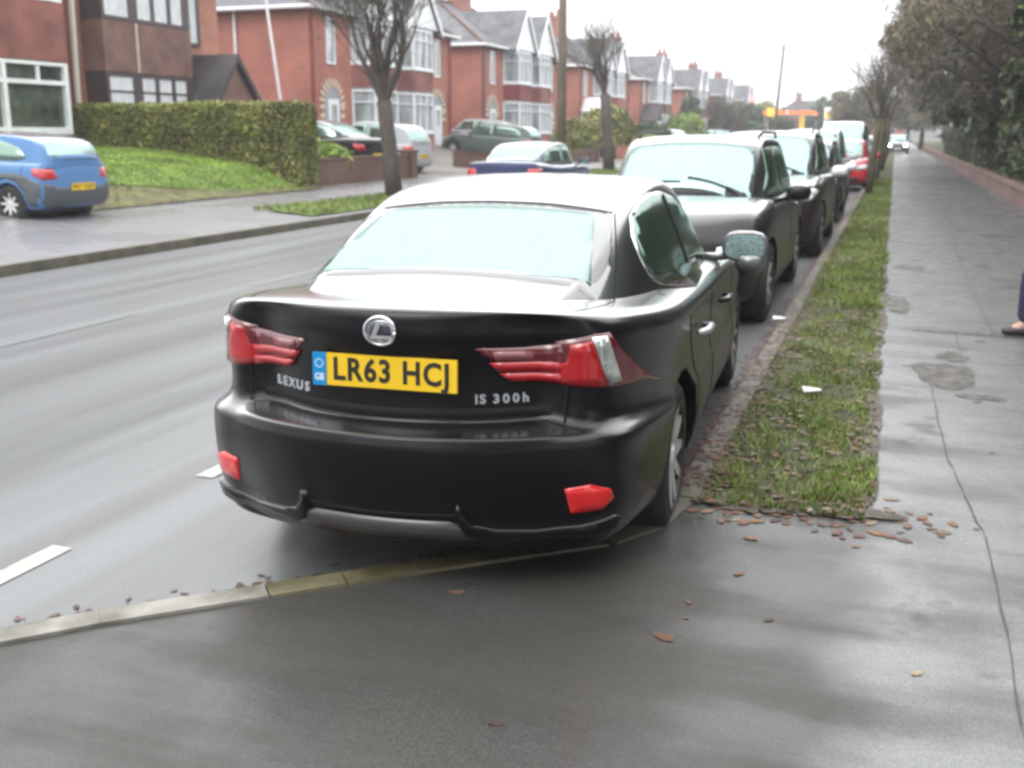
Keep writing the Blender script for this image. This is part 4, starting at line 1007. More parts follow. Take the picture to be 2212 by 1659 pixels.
def arch_ring(par, x, yc, zc, r, g):
    m1, m2 = m_cream, m_brick4; b = MB(); n = 22
    def seg(a0, a1, mi, r0=r, r1=r + .34):
        P = [(yc + rr * math.cos(a), zc + rr * math.sin(a)) for rr, a in ((r0, a0), (r1, a0), (r1, a1), (r0, a1))]
        b.prism(P, 'x', x + .0, x + .035, mi)
    for i in range(n): seg(math.pi * i / n, math.pi * (i + 1) / n, i % 2)
    for s in (-1, 1):
        for k in range(4):
            z1 = zc - k * .16; y0 = yc + s * r; y1 = yc + s * (r + .3); b.box(x + .0, x + .033, min(y0, y1), max(y0, y1), z1 - .16, z1, k % 2)
    return b.build('arch_surround', None, par, False, [m1, m2])
def half_house(y0, w, side, base, label, porch='arch', hung=m_hung, hung2=None, brick=m_brick, fm=m_white, gm=m_win, gable=True, detail=2, deep=8.2, eave=5.05, roofm=m_roof,
               pipe=m_dkpipe, fullhip=True, X=HX, fascia=m_white, ridge_h=2.75, gablefill=m_white, white_gable=True):
    """one house of a semi-detached pair. side=+1: outer side wall at low y (near the camera)"""
    t = thing('house', label, 'house', (X, y0 if side > 0 else y0 + w, base), 0, 'brick semi-detached houses across the road')
    s = side
    def yy(a): return a * s                     # a is measured from the outer side wall
    def bx(mb, x0, x1, a0, a1, z0, z1, mi=0): mb.box(x0, x1, min(yy(a0), yy(a1)), max(yy(a0), yy(a1)), z0, z1, mi)
    wl = MB(); bx(wl, -deep, 0, 0, w, -1.3, eave); 
    wall = wl.build('wall', brick, t)
    # hipped roof (hip at the outer end)
    ov = .35; rz = eave + ridge_h; mid = -deep / 2; hp = 4.1 * .95
    b = MB(); A = [(ov, -ov, eave - .05), (ov, w, eave - .05), (-deep - ov, w, eave - .05), (-deep - ov, -ov, eave - .05), (mid, hp, rz), (mid, w, rz)]
    b.add([(x, yy(y), z) for x, y, z in A], [(0, 1, 5, 4), (2, 3, 4, 5), (3, 0, 4), (1, 2, 5), (0, 3, 2, 1)])
    roof = b.build('roof', roofm, t)
    rd = MB(); rd.tube([(mid, yy(hp), rz + .03), (mid, yy(w), rz + .03)], .1, 6); rd.tube([(ov, yy(-ov), eave), (mid, yy(hp), rz + .03)], .08, 6); rd.build('ridge_tiles', m_brick3, roof)
    # chimney on the party wall belongs to the near half
    if side > 0:
        c = MB(); c.box(mid - .2, mid + .75, yy(w) - .62, yy(w) + .62, rz - .8, rz + 1.15); c.box(mid - .26, mid + .81, yy(w) - .68, yy(w) + .68, rz + .92, rz + 1.1)
        ch = c.build('chimney', m_brick4, roof)
        for q in range(4):
            p = MB(); p.tube([(mid + .05 + .45 * (q % 2), yy(w) - .38 + .25 * q, rz + 1.1), (mid + .05 + .45 * (q % 2), yy(w) - .38 + .25 * q, rz + 1.1 + random.choice((.38, .5, .62)))], [.12, .10], 8); p.build('chimney_pot', m_brick4, ch, True)
    # gutter and downpipes
    g = MB(); g.tube([(ov + .05, yy(-ov - .05), eave), (ov + .05, yy(w - 3.5), eave)], .07, 6); g.tube([(ov + .05, yy(-ov - .05), eave), (-deep - ov, yy(-ov - .05), eave)], .07, 6); g.build('gutter', fascia, t)
    d = MB(); d.tube([(.1, yy(.12), eave), (.06, yy(.12), -1.)], .05, 6); d.build('downpipe', pipe, t)
    # waste pipe with slanting branch on the side wall
    d = MB(); d.tube([(-3.0, yy(-.07), eave), (-3.0, yy(-.07), -1.)], .05, 6); d.tube([(-3.0, yy(-.07), 2.6), (-4.5, yy(-.07), 3.7)], .045, 6); d.build('waste_pipe', fascia if pipe is m_redpipe else pipe, t)
    # bay
    b0, b1 = w - 3.35, w - .25; pr = .75; cn = .55; zb0, zs0, zt0, zs1, zt1 = 0, .75, 2.35, 3.35, 4.95
    def bayshape(x0, mi_, z0, z1, mb, shrink=0.):
        P = [(X0, yy(a)) for X0, a in ((0, b0 + shrink), (pr - shrink, b0 + cn), (pr - shrink, b1 - cn), (0, b1 - shrink))]
        mb.prism(P, 'z', z0, z1, mi_)
    m1 = MB(); bayshape(0, 0, -.9, zs0, m1); bw = m1.build('bay_base', brick, t)
    m2 = MB(); bayshape(0, 0, zt0 + .1, zs1 - .04, m2); m2.build('tile_hung_panel', hung, t)
    m3 = MB(); bayshape(0, 0, zs0 + .002, zt0 + .098, m3, .06); bayshape(0, 0, zs1 - .038, zt1 + .1, m3, .06); m3.build('bay_core', gm, t)
    for z0, z1 in ((zs0, zt0), (zs1, zt1)):
        # bay window: front lights and the two canted lights, one frame
        f = MB()
        def seg(p, q, nv):
            p = Vector((p[0], p[1], 0)); q = Vector((q[0], q[1], 0)); dd = (q - p).normalized(); nn = Vector((dd.y, -dd.x, 0)) * (1 if s > 0 else -1)
            L_ = (q - p).length
            def bar(a0, a1, c0, c1, th=.05):
                P1, P2 = p + dd * a0, p + dd * a1; vs = []
                for z in (c0, c1):
                    vs += [P1 - nn * .07 + Vector((0, 0, z)), P2 - nn * .07 + Vector((0, 0, z)), P2 + nn * .03 + Vector((0, 0, z)), P1 + nn * .03 + Vector((0, 0, z))]
                f.add(vs, [(0, 3, 2, 1), (4, 5, 6, 7), (0, 1, 5, 4), (1, 2, 6, 5), (2, 3, 7, 6), (3, 0, 4, 7)])
            tt = .075
            bar(0, L_, z0, z0 + tt); bar(0, L_, z1 - tt, z1)
            for i in range(nv + 2):
                c = L_ * i / (nv + 1); c = min(max(c, tt / 2), L_ - tt / 2); bar(c - tt / 2, c + tt / 2, z0 + tt, z1 - tt)
            bar(tt, L_ - tt, z0 + (z1 - z0) * .70, z0 + (z1 - z0) * .70 + .05)
        seg((0, yy(b0)), (pr, yy(b0 + cn)), 0); seg((pr, yy(b0 + cn)), (pr, yy(b1 - cn)), 2 if detail > 1 else 1); seg((pr, yy(b1 - cn)), (0, yy(b1)), 0)
        f.prism([(0, yy(b0 - .04)), (pr + .08, yy(b0 + cn - .04)), (pr + .08, yy(b1 - cn + .04)), (0, yy(b1 + .04))], 'z', z0 - .07, z0 - .004)
        f.build('bay_window', fm, t)
    if gable:
        ya, yb_, yc_ = b0 - .3, b1 + .2, (b0 + b1) / 2; za, zp = zt1 + .1, zt1 + 2.15
        gb = MB(); gb.prism([(yy(b0 + .05), za), (yy(b1 - .05), za), (yy(yc_), zp - .25)], 'x', pr - .35, pr + .06); gb.build('gable', gablefill, t)
        gr = MB(); xb = -deep * .42
        for a in (ya, yb_):
            gr.add([(pr + .12, yy(a), za - .12), (pr + .12, yy(yc_), zp), (xb, yy(yc_), zp), (xb, yy(a), za - .12), (pr + .12, yy(a), za - .02), (pr + .12, yy(yc_), zp + .1), (xb, yy(yc_), zp + .1), (xb, yy(a), za - .02)],
                   [(0, 1, 2, 3), (4, 7, 6, 5), (0, 4, 5, 1), (3, 2, 6, 7), (0, 3, 7, 4)])
        gr.build('gable_roof', roofm, t)
        bb = MB()
        for a in (ya - .02, yb_ + .02):
            bb.add([(pr + .13, yy(a), za - .30), (pr + .13, yy(yc_), zp - .16), (pr + .13, yy(yc_), zp + .12), (pr + .13, yy(a), za - .0), (pr + .18, yy(a), za - .30), (pr + .18, yy(yc_), zp - .16), (pr + .18, yy(yc_), zp + .12), (pr + .18, yy(a), za - .0)],
                   [(0, 1, 2, 3), (4, 7, 6, 5), (0, 4, 5, 1), (1, 5, 6, 2), (2, 6, 7, 3), (3, 7, 4, 0)])
        bb.build('bargeboard', m_white, t)
    # hall: narrow window over the door
    a0 = 1.1
    framed_window(t, .01, min(yy(a0 + .1), yy(a0 + .75)), max(yy(a0 + .1), yy(a0 + .75)), 3.2, 4.85, 0, 0, fm, gm, t=.07)
    yc = yy(a0 + .45)
    if porch == 'arch':
        arch_ring(t, 0.0, yc, 1.75, .62, 0)
        b = MB(); n = 14; P = [(yc + .62, 0)] + [(yc + .62 * math.cos(math.pi * i / n), 1.75 + .62 * math.sin(math.pi * i / n)) for i in range(n + 1)] + [(yc - .62, 0)]
        b.prism(P, 'x', -.1, .012); b.build('porch_opening', M('porch_shade', (.30, .31, .33), .6), t)
        d = MB(); d.box(.008, .045, yc - .34, yc + .46, .0, 1.95); dr = d.build('door', m_white, t)
        g = MB(); g.box(.045, .055, yc - .12, yc + .26, 1.05, 1.75); g.build('door_pane', gm, dr)
    elif porch == 'white':
        b = MB(); b.box(0, 1.2, yc - .95, yc + .95, 0, 2.15); b.build('porch', m_white, t)
        g = MB(); g.prism([(yc - 1.1, 2.15), (yc + 1.1, 2.15), (yc, 3.1)], 'x', 0.01, 1.35); g.build('porch_gable', m_white, t)
        for q in (-.62, .1): 
            p = MB(); p.box(1.2, 1.23, yc + q, yc + q + .5, .35, 1.9); p.build('porch_pane', m_windk, t)
    elif porch == 'dark':
        b = MB(); b.box(0, 1.0, yc - .8, yc + .8, 0, 1.9); b.build('porch', brick, t)
        b = MB(); b.add([(-.0, yc - 1.15, 1.75), (1.4, yc - 1.15, 1.75), (1.4, yc, 3.05), (0, yc, 3.05), (1.4, yc + 1.15, 1.75), (0, yc + 1.15, 1.75)], [(0, 1, 2, 3), (3, 2, 4, 5), (1, 4, 2), (0, 3, 5), (0, 5, 4, 1)]); b.build('porch_roof', m_roofd, t)
        d = MB(); d.box(1.0, 1.03, yc - .4, yc + .4, 0, 1.75); d.build('door', m_dkframe, t)
    else:
        d = MB(); d.box(.0, .04, yc - .45, yc + .45, .0, 2.05); d.build('door', m_white, t)
    return t
random.seed(5)
HB = .95
def pair(y0, w, l1, l2, **k):
    a = dict(k); b = dict(k)
    for q in ('porch', 'hung', 'brick'):
        if q in k and isinstance(k[q], tuple): a[q], b[q] = k[q]
    half_house(y0, w, 1, HB, l1, **a); half_house(y0 + w, w, -1, HB, l2, **b)
pair(35.1, 6.5, 'brick house with white bays and striped arch, behind the forked street tree', 'brick house with white bays and striped arch, adjoining right of the forked tree', hung=m_hung, pipe=m_redpipe, porch='arch')
pair(52.3, 6.6, 'brick house with crimson panel between white bays and a striped arch', 'brick house sharing a chimney, orange panel between its white bays, left of the timber pole', hung=(m_hungd, m_hung), porch='arch')
pair(70.3, 7.0, 'brick house with white gabled porch behind the dark pollarded tree', 'brick house with white bay gable adjoining the one with the white porch', porch=('white', 'none'), hung=m_hung)
pair(88.5, 6.6, 'brick house with dark pitched porch and brown panel between white bays', 'brick house adjoining the one with the dark pitched porch', porch=('dark', 'none'), hung=m_hungb)
pair(108, 7.4, 'brick house with slate gables beside the green round bush', 'brick house behind the brownish winter tree', porch='none', detail=1, hung=m_hungb)
pair(127, 7.2, 'far brick house half hidden by winter trees', 'far brick house with pale bays beyond the winter trees', porch='none', detail=1)
pair(147, 7.2, 'smallest far brick house before the thin pole', 'last brick house of the row, beside the filling station', porch='none', detail=1)

# the two nearest houses at the left are of another pattern
def near_house(y0, w, label, dark):
    fm = m_dkframe if dark else m_white; X0 = HX; base = HB + .12
    t = thing('house', label, 'house', (X0, y0, base), 0, 'brick semi-detached houses across the road')
    b = MB(); b.box(-8, 0, 0, w, -1.3, 5.3); b.build('wall', m_brick2 if dark else m_brick2, t)
    r = MB(); r.add([(.4, -.4 if not dark else 0, 5.25), (.4, w + (.4 if dark else 0), 5.25), (-8.4, w + (.4 if dark else 0), 5.25), (-8.4, -.4 if not dark else 0, 5.25), (-4, 3.6 if not dark else 0, 8), (-4, w - (3.6 if dark else 0), 8)],
                    [(0, 1, 5, 4), (2, 3, 4, 5), (3, 0, 4), (1, 2, 5), (0, 3, 2, 1)]); roof = r.build('roof', m_roof, t)
    g = MB(); g.tube([(.45, 0, 5.25), (.45, w, 5.25)], .07, 6); g.build('gutter', m_white, t)
    if dark:
        a0, a1 = .45, 4.15; pr = .7
        b = MB(); b.box(0, pr, a0, a1, -.9, .55); b.build('bay_base', m_brick2, t)
        b = MB(); b.box(.0, pr, a0, a1, 2.15, 3.42); b.build('tile_hung_panel', m_hungb, t)
        q = MB(); q.box(pr, pr + .03, (a0 + a1) / 2 - .58, (a0 + a1) / 2 - .52, 2.15, 3.42); q.build('panel_strip', m_cream, t)
        b = MB(); b.box(0, pr - .05, a0 + .04, a1 - .04, .55, 2.15); b.box(0, pr - .05, a0 + .04, a1 - .04, 3.42, 5.2); b.build('bay_core', m_dkframe, t)
        for z0, z1 in ((.55, 2.13), (3.44, 5.15)):
            f = MB(); c = [a0, a0 + .12, a0 + 1.05, a0 + 1.42, a0 + 1.98, a0 + 2.14, a0 + 2.70, a0 + 2.86, a0 + 3.36, a1]
            f.box(pr - .05, pr, a0, a1, z0, z0 + .1); f.box(pr - .05, pr, a0, a1, z1 - .1, z1)
            panes = [(c[1], c[2]), (c[3], c[4]), (c[5], c[6]), (c[7], c[8])]
            last = a0
            for p0, p1 in panes: f.box(pr - .05, pr, last, p0, z0 + .1, z1 - .1); last = p1
            f.box(pr - .05, pr, last, a1, z0 + .1, z1 - .1)
            for p0, p1 in panes: f.box(pr - .04, pr - .005, p0, p1, z0 + (z1 - z0) * .68, z0 + (z1 - z0) * .68 + .05)
            fo = f.build('bay_window', m_dkframe, t)
            for p0, p1 in panes:
                p = MB(); p.box(pr - .049, pr - .025, p0, p1, z0 + .1, z1 - .1); p.build('pane', m_curtain, fo)
        framed_window(t, .01, 4.85, 5.55, 3.1, 5.1, 0, 0, m_dkframe, m_curtain, t=.1)
        # porch with steep tiled gable
        yc = 4.85 + .35; 
        b = MB(); b.box(0, 1.4, yc - 1.0, yc + 1.0, -.9, 1.5); b.build('porch', m_hungb, t)
        d = MB(); d.box(1.4, 1.43, yc - .4, yc + .55, -.4, 1.35); d.build('door', m_dkframe, t)
        b = MB(); P = [(yc - 1.55, 1.15), (yc - .5, 2.6), (yc + .15, 2.6), (yc + 1.55, .95), (yc + 1.4, .85), (yc + .0, 2.35), (yc - 1.45, 1.05)]
        b.prism([(yc - 1.5, 1.15), (yc - .05, 2.85), (yc + 1.5, 1.15), (yc + 1.38, 1.05), (yc - .05, 2.65), (yc - 1.38, 1.05)], 'x', 0, 1.6); b.build('porch_roof', m_roofd, t)
        b = MB(); b.prism([(yc - 1.3, 1.15), (yc - .05, 2.6), (yc + 1.3, 1.15)], 'x', 1.40, 1.45); b.build('porch_gable', m_hungb, t)
    else:
        a1 = w - 1.05; a0 = a1 - 4.2; pr = .8
        b = MB(); b.box(0, pr, a0, a1, -.9, .62); b.build('bay_base', m_brick2, t)
        b = MB(); b.box(0, pr + .02, a0, a1 + .02, 2.25, 3.6); b.build('tile_hung_panel', m_hung, t)
        b = MB(); b.box(0, pr - .08, a0 + .1, a1 - .1, .62, 2.25); b.box(0, pr - .08, a0 + .1, a1 - .1, 3.60, 5.2); b.build('bay_core', m_windk, t)
        for z0, z1 in ((.55, 2.22), (3.62, 5.2)):
            f = MB(); f.box(pr - .1, pr + .04, a0, a1, z0, z0 + .16); f.box(pr - .1, pr + .04, a0, a1, z1 - .08, z1)
            for c in (a0, a0 + 1.2, a0 + 2.1, a1 - .12): f.box(pr - .1, pr + .04, c, c + .12, z0 + .16, z1 - .08)
            f.box(pr - .09, pr + .03, a0, a1, z0 + 1.15, z0 + 1.25)
            f.box(pr - .05, pr + .02, a1 - 1.0, a1 - .92, z0 + 1.25, z1 - .08)
            f.box(0.02, pr, a1 - .04, a1 + .02, z0, z0 + .14); f.box(.02, .3, a1 - .04, a1 + .02, z0 + .14, z1)
            f.build('bay_window', m_white, t)
        framed_window(t, .01, .6, 1.4, 3.2, 4.9, 0, 0, m_white, m_win)
        d = MB(); d.box(0, .05, .5, 1.4, -.4, 1.7); d.build('door', m_white, t)
    return t
near_house(16.4, 6.55, 'house at the far left edge with large white framed bay window', False)
near_house(23.0, 6.55, 'brick house with dark brown windows and steep dark gabled porch above the hedge', True)
b = MB(); b.tube([(HX + .25, 22.95, 6.2), (HX + .12, 22.95, .6)], .075, 8); o = b.build('drain_pipe', M('cream_pipe', (.62, .60, .56), .5)); tag(o, 'cream drainpipe between the white windowed house and the dark windowed house', 'drainpipe')
b = MB(); b.tube([(-18.2, 30.3, gz(-18.2)), (-18.3, 30.2, 2.6), (-18.5, 29.9, 5.9), (-18.7, 29.6, 6.8)], [.055, .05, .045, .03], 8)
o = b.build('pole', m_white, None, True); tag(o, 'slim white pole before the brick side wall, above the right end of the hedge', 'pole')

# ------------------------------------------------------------------ hedges, garden walls, bushes
def leafcloud(name, n, place, size, m, parent=None, thin=1., kind=None):
    vs = []; fs = []
    for _ in range(n):
        c = Vector(place()); a = Vector((random.gauss(0, 1), random.gauss(0, 1), random.gauss(0, 1))).normalized(); b_ = a.orthogonal().normalized(); c_ = a.cross(b_)
        th = random.random() * 6.28; u = b_ * math.cos(th) + c_ * math.sin(th); v = a.cross(u); s = size * (.6 + .8 * random.random()); i = len(vs)
        vs += [c - u * s, c + v * s * .55 * thin, c + u * s, c - v * s * .55 * thin]; fs.append((i, i + 1, i + 2, i + 3))
    o = mesh(name, vs, fs, m, parent)
    if kind: o['kind'] = kind
    return o
def hedge(label, x0, x1, y0, y1, zb0, zb1, zt, n, name='hedge', m=m_hedge, size=.044, core=(.03, .035, .015)):
    t = thing(name, label, 'hedge', ((x0 + x1) / 2, (y0 + y1) / 2, 0)); cx, cy = (x0 + x1) / 2, (y0 + y1) / 2
    hx, hy = (x1 - x0) / 2, (y1 - y0) / 2
    def zb(x): return zb0 + (zb1 - zb0) * (x - x0) / (x1 - x0)
    b = MB(); i = .10; b.add([(-hx + i, -hy + i, zb0 - .1), (hx - i, -hy + i, zb1 - .1), (hx - i, hy - i, zb1 - .1), (-hx + i, hy - i, zb0 - .1), (-hx + i, -hy + i, zt - i), (hx - i, -hy + i, zt - i), (hx - i, hy - i, zt - i), (-hx + i, hy - i, zt - i)],
                             [(0, 3, 2, 1), (4, 5, 6, 7), (0, 1, 5, 4), (1, 2, 6, 5), (2, 3, 7, 6), (3, 0, 4, 7)])
    b.build('stems', M('hedge_core', core, .9, var=.3, vs=5), t)
    def place():
        k = random.random(); x = x0 + random.random() * (x1 - x0); y = y0 + random.random() * (y1 - y0); z = zb(x) + random.random() * (zt - zb(x))
        e = random.gauss(0, .035) + .05 * nz(x, z + y, 1.7)
        if k < .5: y = (y0 if random.random() < .75 else y1); y += e - .02
        elif k < .7: x = (x1 if random.random() < .8 else x0) + e
        else: z = zt + e - .03
        return (x - cx, y - cy, z)
    leafcloud('leaves', n, place, size, m, t)
    return t
hedge('long clipped green and brown hedge above the lawn, in front of the dark windowed house', -20.0, -13.45, 22.75, 23.75, 1.12, .35, 2.33, 58000)
def gwall(label, pts, h, th=.22, m=m_brick3, piers=(), cap=True, bz=None, cat='garden wall', z0=None):
    t = thing('garden_wall', label, cat, (pts[0][0], pts[0][1], 0)); ox, oy = pts[0]; b = MB(); cp = MB()
    for (xa, ya), (xb, yb) in zip(pts, pts[1:]):
        dx, dy = xb - xa, yb - ya; l = math.hypot(dx, dy); nx, ny = -dy / l * th / 2, dx / l * th / 2
        for mb, e, za, zb_ in ((b, 1, -.3, h), (cp, 1.25, h, h + .06)):
            P = [(xa - nx * e, ya - ny * e), (xb - nx * e, yb - ny * e), (xb + nx * e, yb + ny * e), (xa + nx * e, ya + ny * e)]
            g0 = (gz(xa) if z0 is None else z0); g1 = (gz(xb) if z0 is None else z0); gg = (g0, g1, g1, g0)
            mb.add([(x - ox, y - oy, g + za) for (x, y), g in zip(P, gg)] + [(x - ox, y - oy, g + zb_) for (x, y), g in zip(P, gg)],
                   [(0, 3, 2, 1), (4, 5, 6, 7), (0, 1, 5, 4), (1, 2, 6, 5), (2, 3, 7, 6), (3, 0, 4, 7)])
    b.build('brickwork', m, t)
    if cap: cp.build('coping', m, t)
    for x, y in piers:
        p = MB(); g = gz(x) if z0 is None else z0; p.box(x - ox - .2, x - ox + .2, y - oy - .2, y - oy + .2, g - .3, g + h + .12); p.box(x - ox - .24, x - ox + .24, y - oy - .24, y - oy + .24, g + h + .12, g + h + .18); p.build('pier', m, t)
    return t
gwall('brown brick garden wall with end pier behind the forked street tree', [(-13.7, 23.6), (-13.75, 29.6)], .62, piers=[(-13.75, 29.8), (-13.7, 23.7)])
gwall('low brown wall in front of the green grey estate', [(-14.9, 36.2), (-13.6, 38.0), (-13.6, 50.8)], .5, piers=[(-13.6, 50.8)])
gwall('low red brick wall in front of the house with the white porch', [(-13.6, 55.5), (-13.6, 78)], .6, m=m_brick, piers=[(-13.6, 78.2)])
gwall('far red garden wall past the dark pollarded tree', [(-13.6, 85), (-13.6, 102)], .6, m=m_brick)
gwall('farthest garden wall across the road', [(-13.6, 108), (-13.6, 140)], .6, m=m_brick, cap=False)
def bush(label, x, y, r, h, n, m, z=None, name='bush', size=.08):
    z = gz(x) if z is None else z; t = thing(name, label, 'bush', (x, y, z))
    st = MB()
    for _ in range(7):
        a = random.random() * 6.28; st.tube([(0, 0, -.1), (math.cos(a) * r * .4, math.sin(a) * r * .4, h * .5), (math.cos(a) * r * .7, math.sin(a) * r * .7, h * .85)], [.03, .02, .008], 5)
    st.build('stems', m_twig, t)
    def place():
        a = Vector((random.gauss(0, 1), random.gauss(0, 1), random.gauss(0, 1))).normalized(); rr = (random.random() ** .35) * (1 + .25 * nz(a.x * 2 + x, a.y * 2 + a.z, 2))
        return (a.x * r * rr, a.y * r * rr, max(0, h * .52 + a.z * h * .5 * rr))
    leafcloud('foliage', n, place, size, m, t); return t
random.seed(31)
bush('yellow green bush behind the brick garden wall, under the dark saloon', -14.6, 25.6, 1.0, 1.0, 3500, m_lawnb)
bush('round olive bush in front of the orange panelled house', -15.0, 58.5, 1.6, 2.6, 5200, m_hedge, size=.11)
bush('brown green bush by the timber pole', -15.2, 53.5, 1.3, 1.9, 3200, m_hedge, size=.1)
bush('dark round bush under the white porch', -15.6, 72.5, 1.5, 1.8, 3000, m_ever, size=.11)
bush('bright green round bush between far drives', -17.6, 96, 1.8, 2.6, 3200, m_lawnb, size=.14)
bush('tall dark conifer bush by the far drive', -18.3, 102.5, 1.0, 4.2, 2600, m_ever, size=.17)
hedge('low green hedge in front of the house with the white porch', -14.9, -14.1, 56, 68, .5, .5, 1.5, 4200, size=.11)
bush('dark bush in front of the last houses', -16.5, 128, 2.4, 2.6, 2200, m_ever, size=.25)

# ------------------------------------------------------------------ street trees
def branch(b, p, d, L, r, depth, spread, up, nseg=3, sides=6, tips=None, taper=.62, kink=.16):
    pts = [p]; rad = [r]; dd = d.normalized(); q = p.copy()
    for i in range(nseg):
        dd = (dd + Vector((random.gauss(0, kink), random.gauss(0, kink), random.gauss(0, kink) + up * .1))).normalized()
        q = q + dd * (L / nseg); pts.append(q.copy()); rad.append(r * (1 - (1 - taper) * (i + 1) / nseg))
    b.tube(pts, rad, sides if r > .02 else 3, cap=False)
    if tips is not None: tips.append((q.copy(), dd.copy(), rad[-1], depth))
    return pts, dd, rad[-1]
def street_tree(label, x, y, z, h_fork, r0, limbs, spread, height, twigs, seed, m=m_bark, name='street_tree', lean=(0, 0), group=None, depth=3, twl=.5, twr=.006):
    random.seed(seed); t = thing(name, label, 'tree', (x, y, z), 0, group)
    tr = MB(); P = [Vector((0, 0, -.1)), Vector((lean[0] * .3, lean[1] * .3, h_fork * .35)), Vector((lean[0] * .7, lean[1] * .7, h_fork * .7)), Vector((lean[0], lean[1], h_fork))]
    tr.tube(P, [r0 * 1.15, r0, r0 * .92, r0 * .95], 12)
    cr = MB(); ends = []
    for i in range(limbs):
        a = 2 * math.pi * (i + random.random() * .5) / limbs; el = random.uniform(.25, 1.0) * spread
        d = Vector((math.cos(a) * el, math.sin(a) * el, 1)); L = height * .38 * random.uniform(.8, 1.15)
        pts, dd, re = branch(tr, P[-1] - Vector((0, 0, .12)), d, L, r0 * .52 * random.uniform(.7, 1.1), 0, spread, .8, 4, 7)
        lvl = [(pts[-1], dd, re), (pts[-2], dd, re * .9), (pts[-3], dd, re * .8)]
        for dpt in range(depth):
            nx = []
            for (pp, d0, rr) in lvl:
                for _ in range(2 if dpt < 2 else 3):
                    d1 = (d0 + Vector((random.gauss(0, .45), random.gauss(0, .45), random.gauss(.25, .3)))).normalized()
                    LL = height * (.24 if dpt == 0 else .16 if dpt == 1 else .10) * random.uniform(.6, 1.3)
                    mb = tr if (dpt == 0 and rr > .02) else cr
                    ps, d2, r2 = branch(mb, pp, d1, LL, max(twr, rr * .62), dpt, spread, .5, 3, 5)
                    nx.append((ps[-1], d2, r2)); 
                    if dpt < depth - 1 and random.random() < .5: nx.append((ps[-2], d2, r2))
            lvl = nx
        ends += lvl
    random.shuffle(ends)
    k = max(1, twigs // max(1, len(ends)))
    for (pp, d0, rr) in ends:
        for _ in range(k):
            d1 = (d0 + Vector((random.gauss(0, .5), random.gauss(0, .5), random.gauss(.2, .4)))).normalized()
            branch(cr, pp, d1, twl * random.uniform(.5, 1.3), twr, 9, 1, .2, 2, 3, taper=.4)
    tr.build('trunk', m, t, True); cr.build('crown', m_twig, t)
    return t
gL = 'pollarded trees on the far verge'; gR = 'young trees on the near verge'
street_tree('forked pollarded street tree in front of the white bay windows, nearest across the road', -10.9, 22.8, .15, 2.2, .19, 5, .62, 4.4, 1500, 41, group=gL, lean=(-.25, .1), twl=1.1, twr=.0065)
street_tree('dark narrow pollarded tree in front of the white porch, farther along the verge', -10.75, 42.4, .15, 3.0, .22, 4, .10, 3.4, 260, 43, group=gL, lean=(-.3, .3), twl=.8, twr=.009)
street_tree('brown winter tree in front of the far houses', -17.2, 112, .5, 1.8, .2, 6, .7, 3.2, 800, 44, group=gL, twl=1.0, twr=.02, m=m_bark2)
street_tree('small far winter tree beside the last houses', -17.6, 130, .5, 1.8, .2, 6, .7, 3.0, 700, 45, group=gL, twl=1.0, twr=.02, m=m_bark2)
for i, (x, y, r, hf, ht, sd_, lb) in enumerate([(-.56, 29.6, .105, 1.95, 1.9, 51, 'nearest slim tree on the near verge, leaning trunk'), (-.52, 38.5, .10, 2.0, 2.1, 52, 'second slim tree on the near verge'),
                                               (-.5, 50, .13, 2.2, 2.6, 53, 'third slim tree on the near verge'), (-.5, 63, .12, 2.3, 2.9, 54, 'mossy fourth tree on the near verge'), (-.5, 78, .13, 2.4, 3.2, 55, 'fifth and farthest tree on the near verge')]):
    street_tree(lb, x, y, PZ, hf, r * .85, 4, .5, ht, 150, sd_, m=m_bark2, group=gR, lean=(.12, .1), twl=.8, twr=.008, depth=2)

# ------------------------------------------------------------------ wooded bank on the right
gwall('low pinkish brick retaining wall along the right side of the footway', [(2.74, 6), (2.74, 12), (2.74, 160)], .34, m=m_brickp, cap=True, z0=PZ, cat='wall')
sheet('wooded_bank', [2.8, 4.5, 12, 60], [-10, 10, 40, 200], lambda x, y: .40 + (x - 2.8) * .06, m_soil)
def big_tree(label, x, y, r, H, n, m, seed, zlow, size, thin=1., kindm=m_bark, trunk=True, group='trees on the wooded bank', sq=1., nclump=46, core=0.):
    random.seed(seed); t = thing('tree', label, 'tree', (x, y, .35), 0, group)
    tr = MB(); top = Vector((0, 0, H * .6)); tr.tube([(0, 0, -.2), (.1, .1, H * .25), (-.05, .2, H * .6)], [.26, .2, .1], 9)
    for _ in range(12):
        a = random.random() * 6.28; z0 = H * random.uniform(.2, .55)
        tr.tube([(0, .1, z0), (math.cos(a) * r * .45, math.sin(a) * r * .45, z0 + H * .14), (math.cos(a) * r * .85, math.sin(a) * r * .85, z0 + H * .25)], [.09, .06, .02], 6, cap=False)
    tr.build('trunk', kindm, t, True)
    cl = []
    for _ in range(nclump):
        a = Vector((random.gauss(0, 1), random.gauss(0, 1), random.gauss(0, 1))).normalized() * (random.random() ** .4)
        cl.append((a.x * r, a.y * r * sq, zlow + (H - zlow) * (.5 + .5 * a.z), random.uniform(.16, .34) * r))
    def place():
        c = random.choice(cl); a = Vector((random.gauss(0, 1), random.gauss(0, 1), random.gauss(0, 1))).normalized() * (random.random() ** .45) * c[3]
        return (c[0] + a.x, c[1] + a.y, max(.05, c[2] + a.z * 1.0))
    leafcloud('crown', n, place, size, m, t, thin); return t
big_tree('dark evergreen with dense green crown at the top right', 4.6, 12.5, 2.3, 6.2, 26000, m_ever, 61, 1.6, .075)
big_tree('green ivy clad tree beside the footway at right', 4.3, 17.2, 2.2, 6.6, 24000, m_ever, 62, .8, .085)
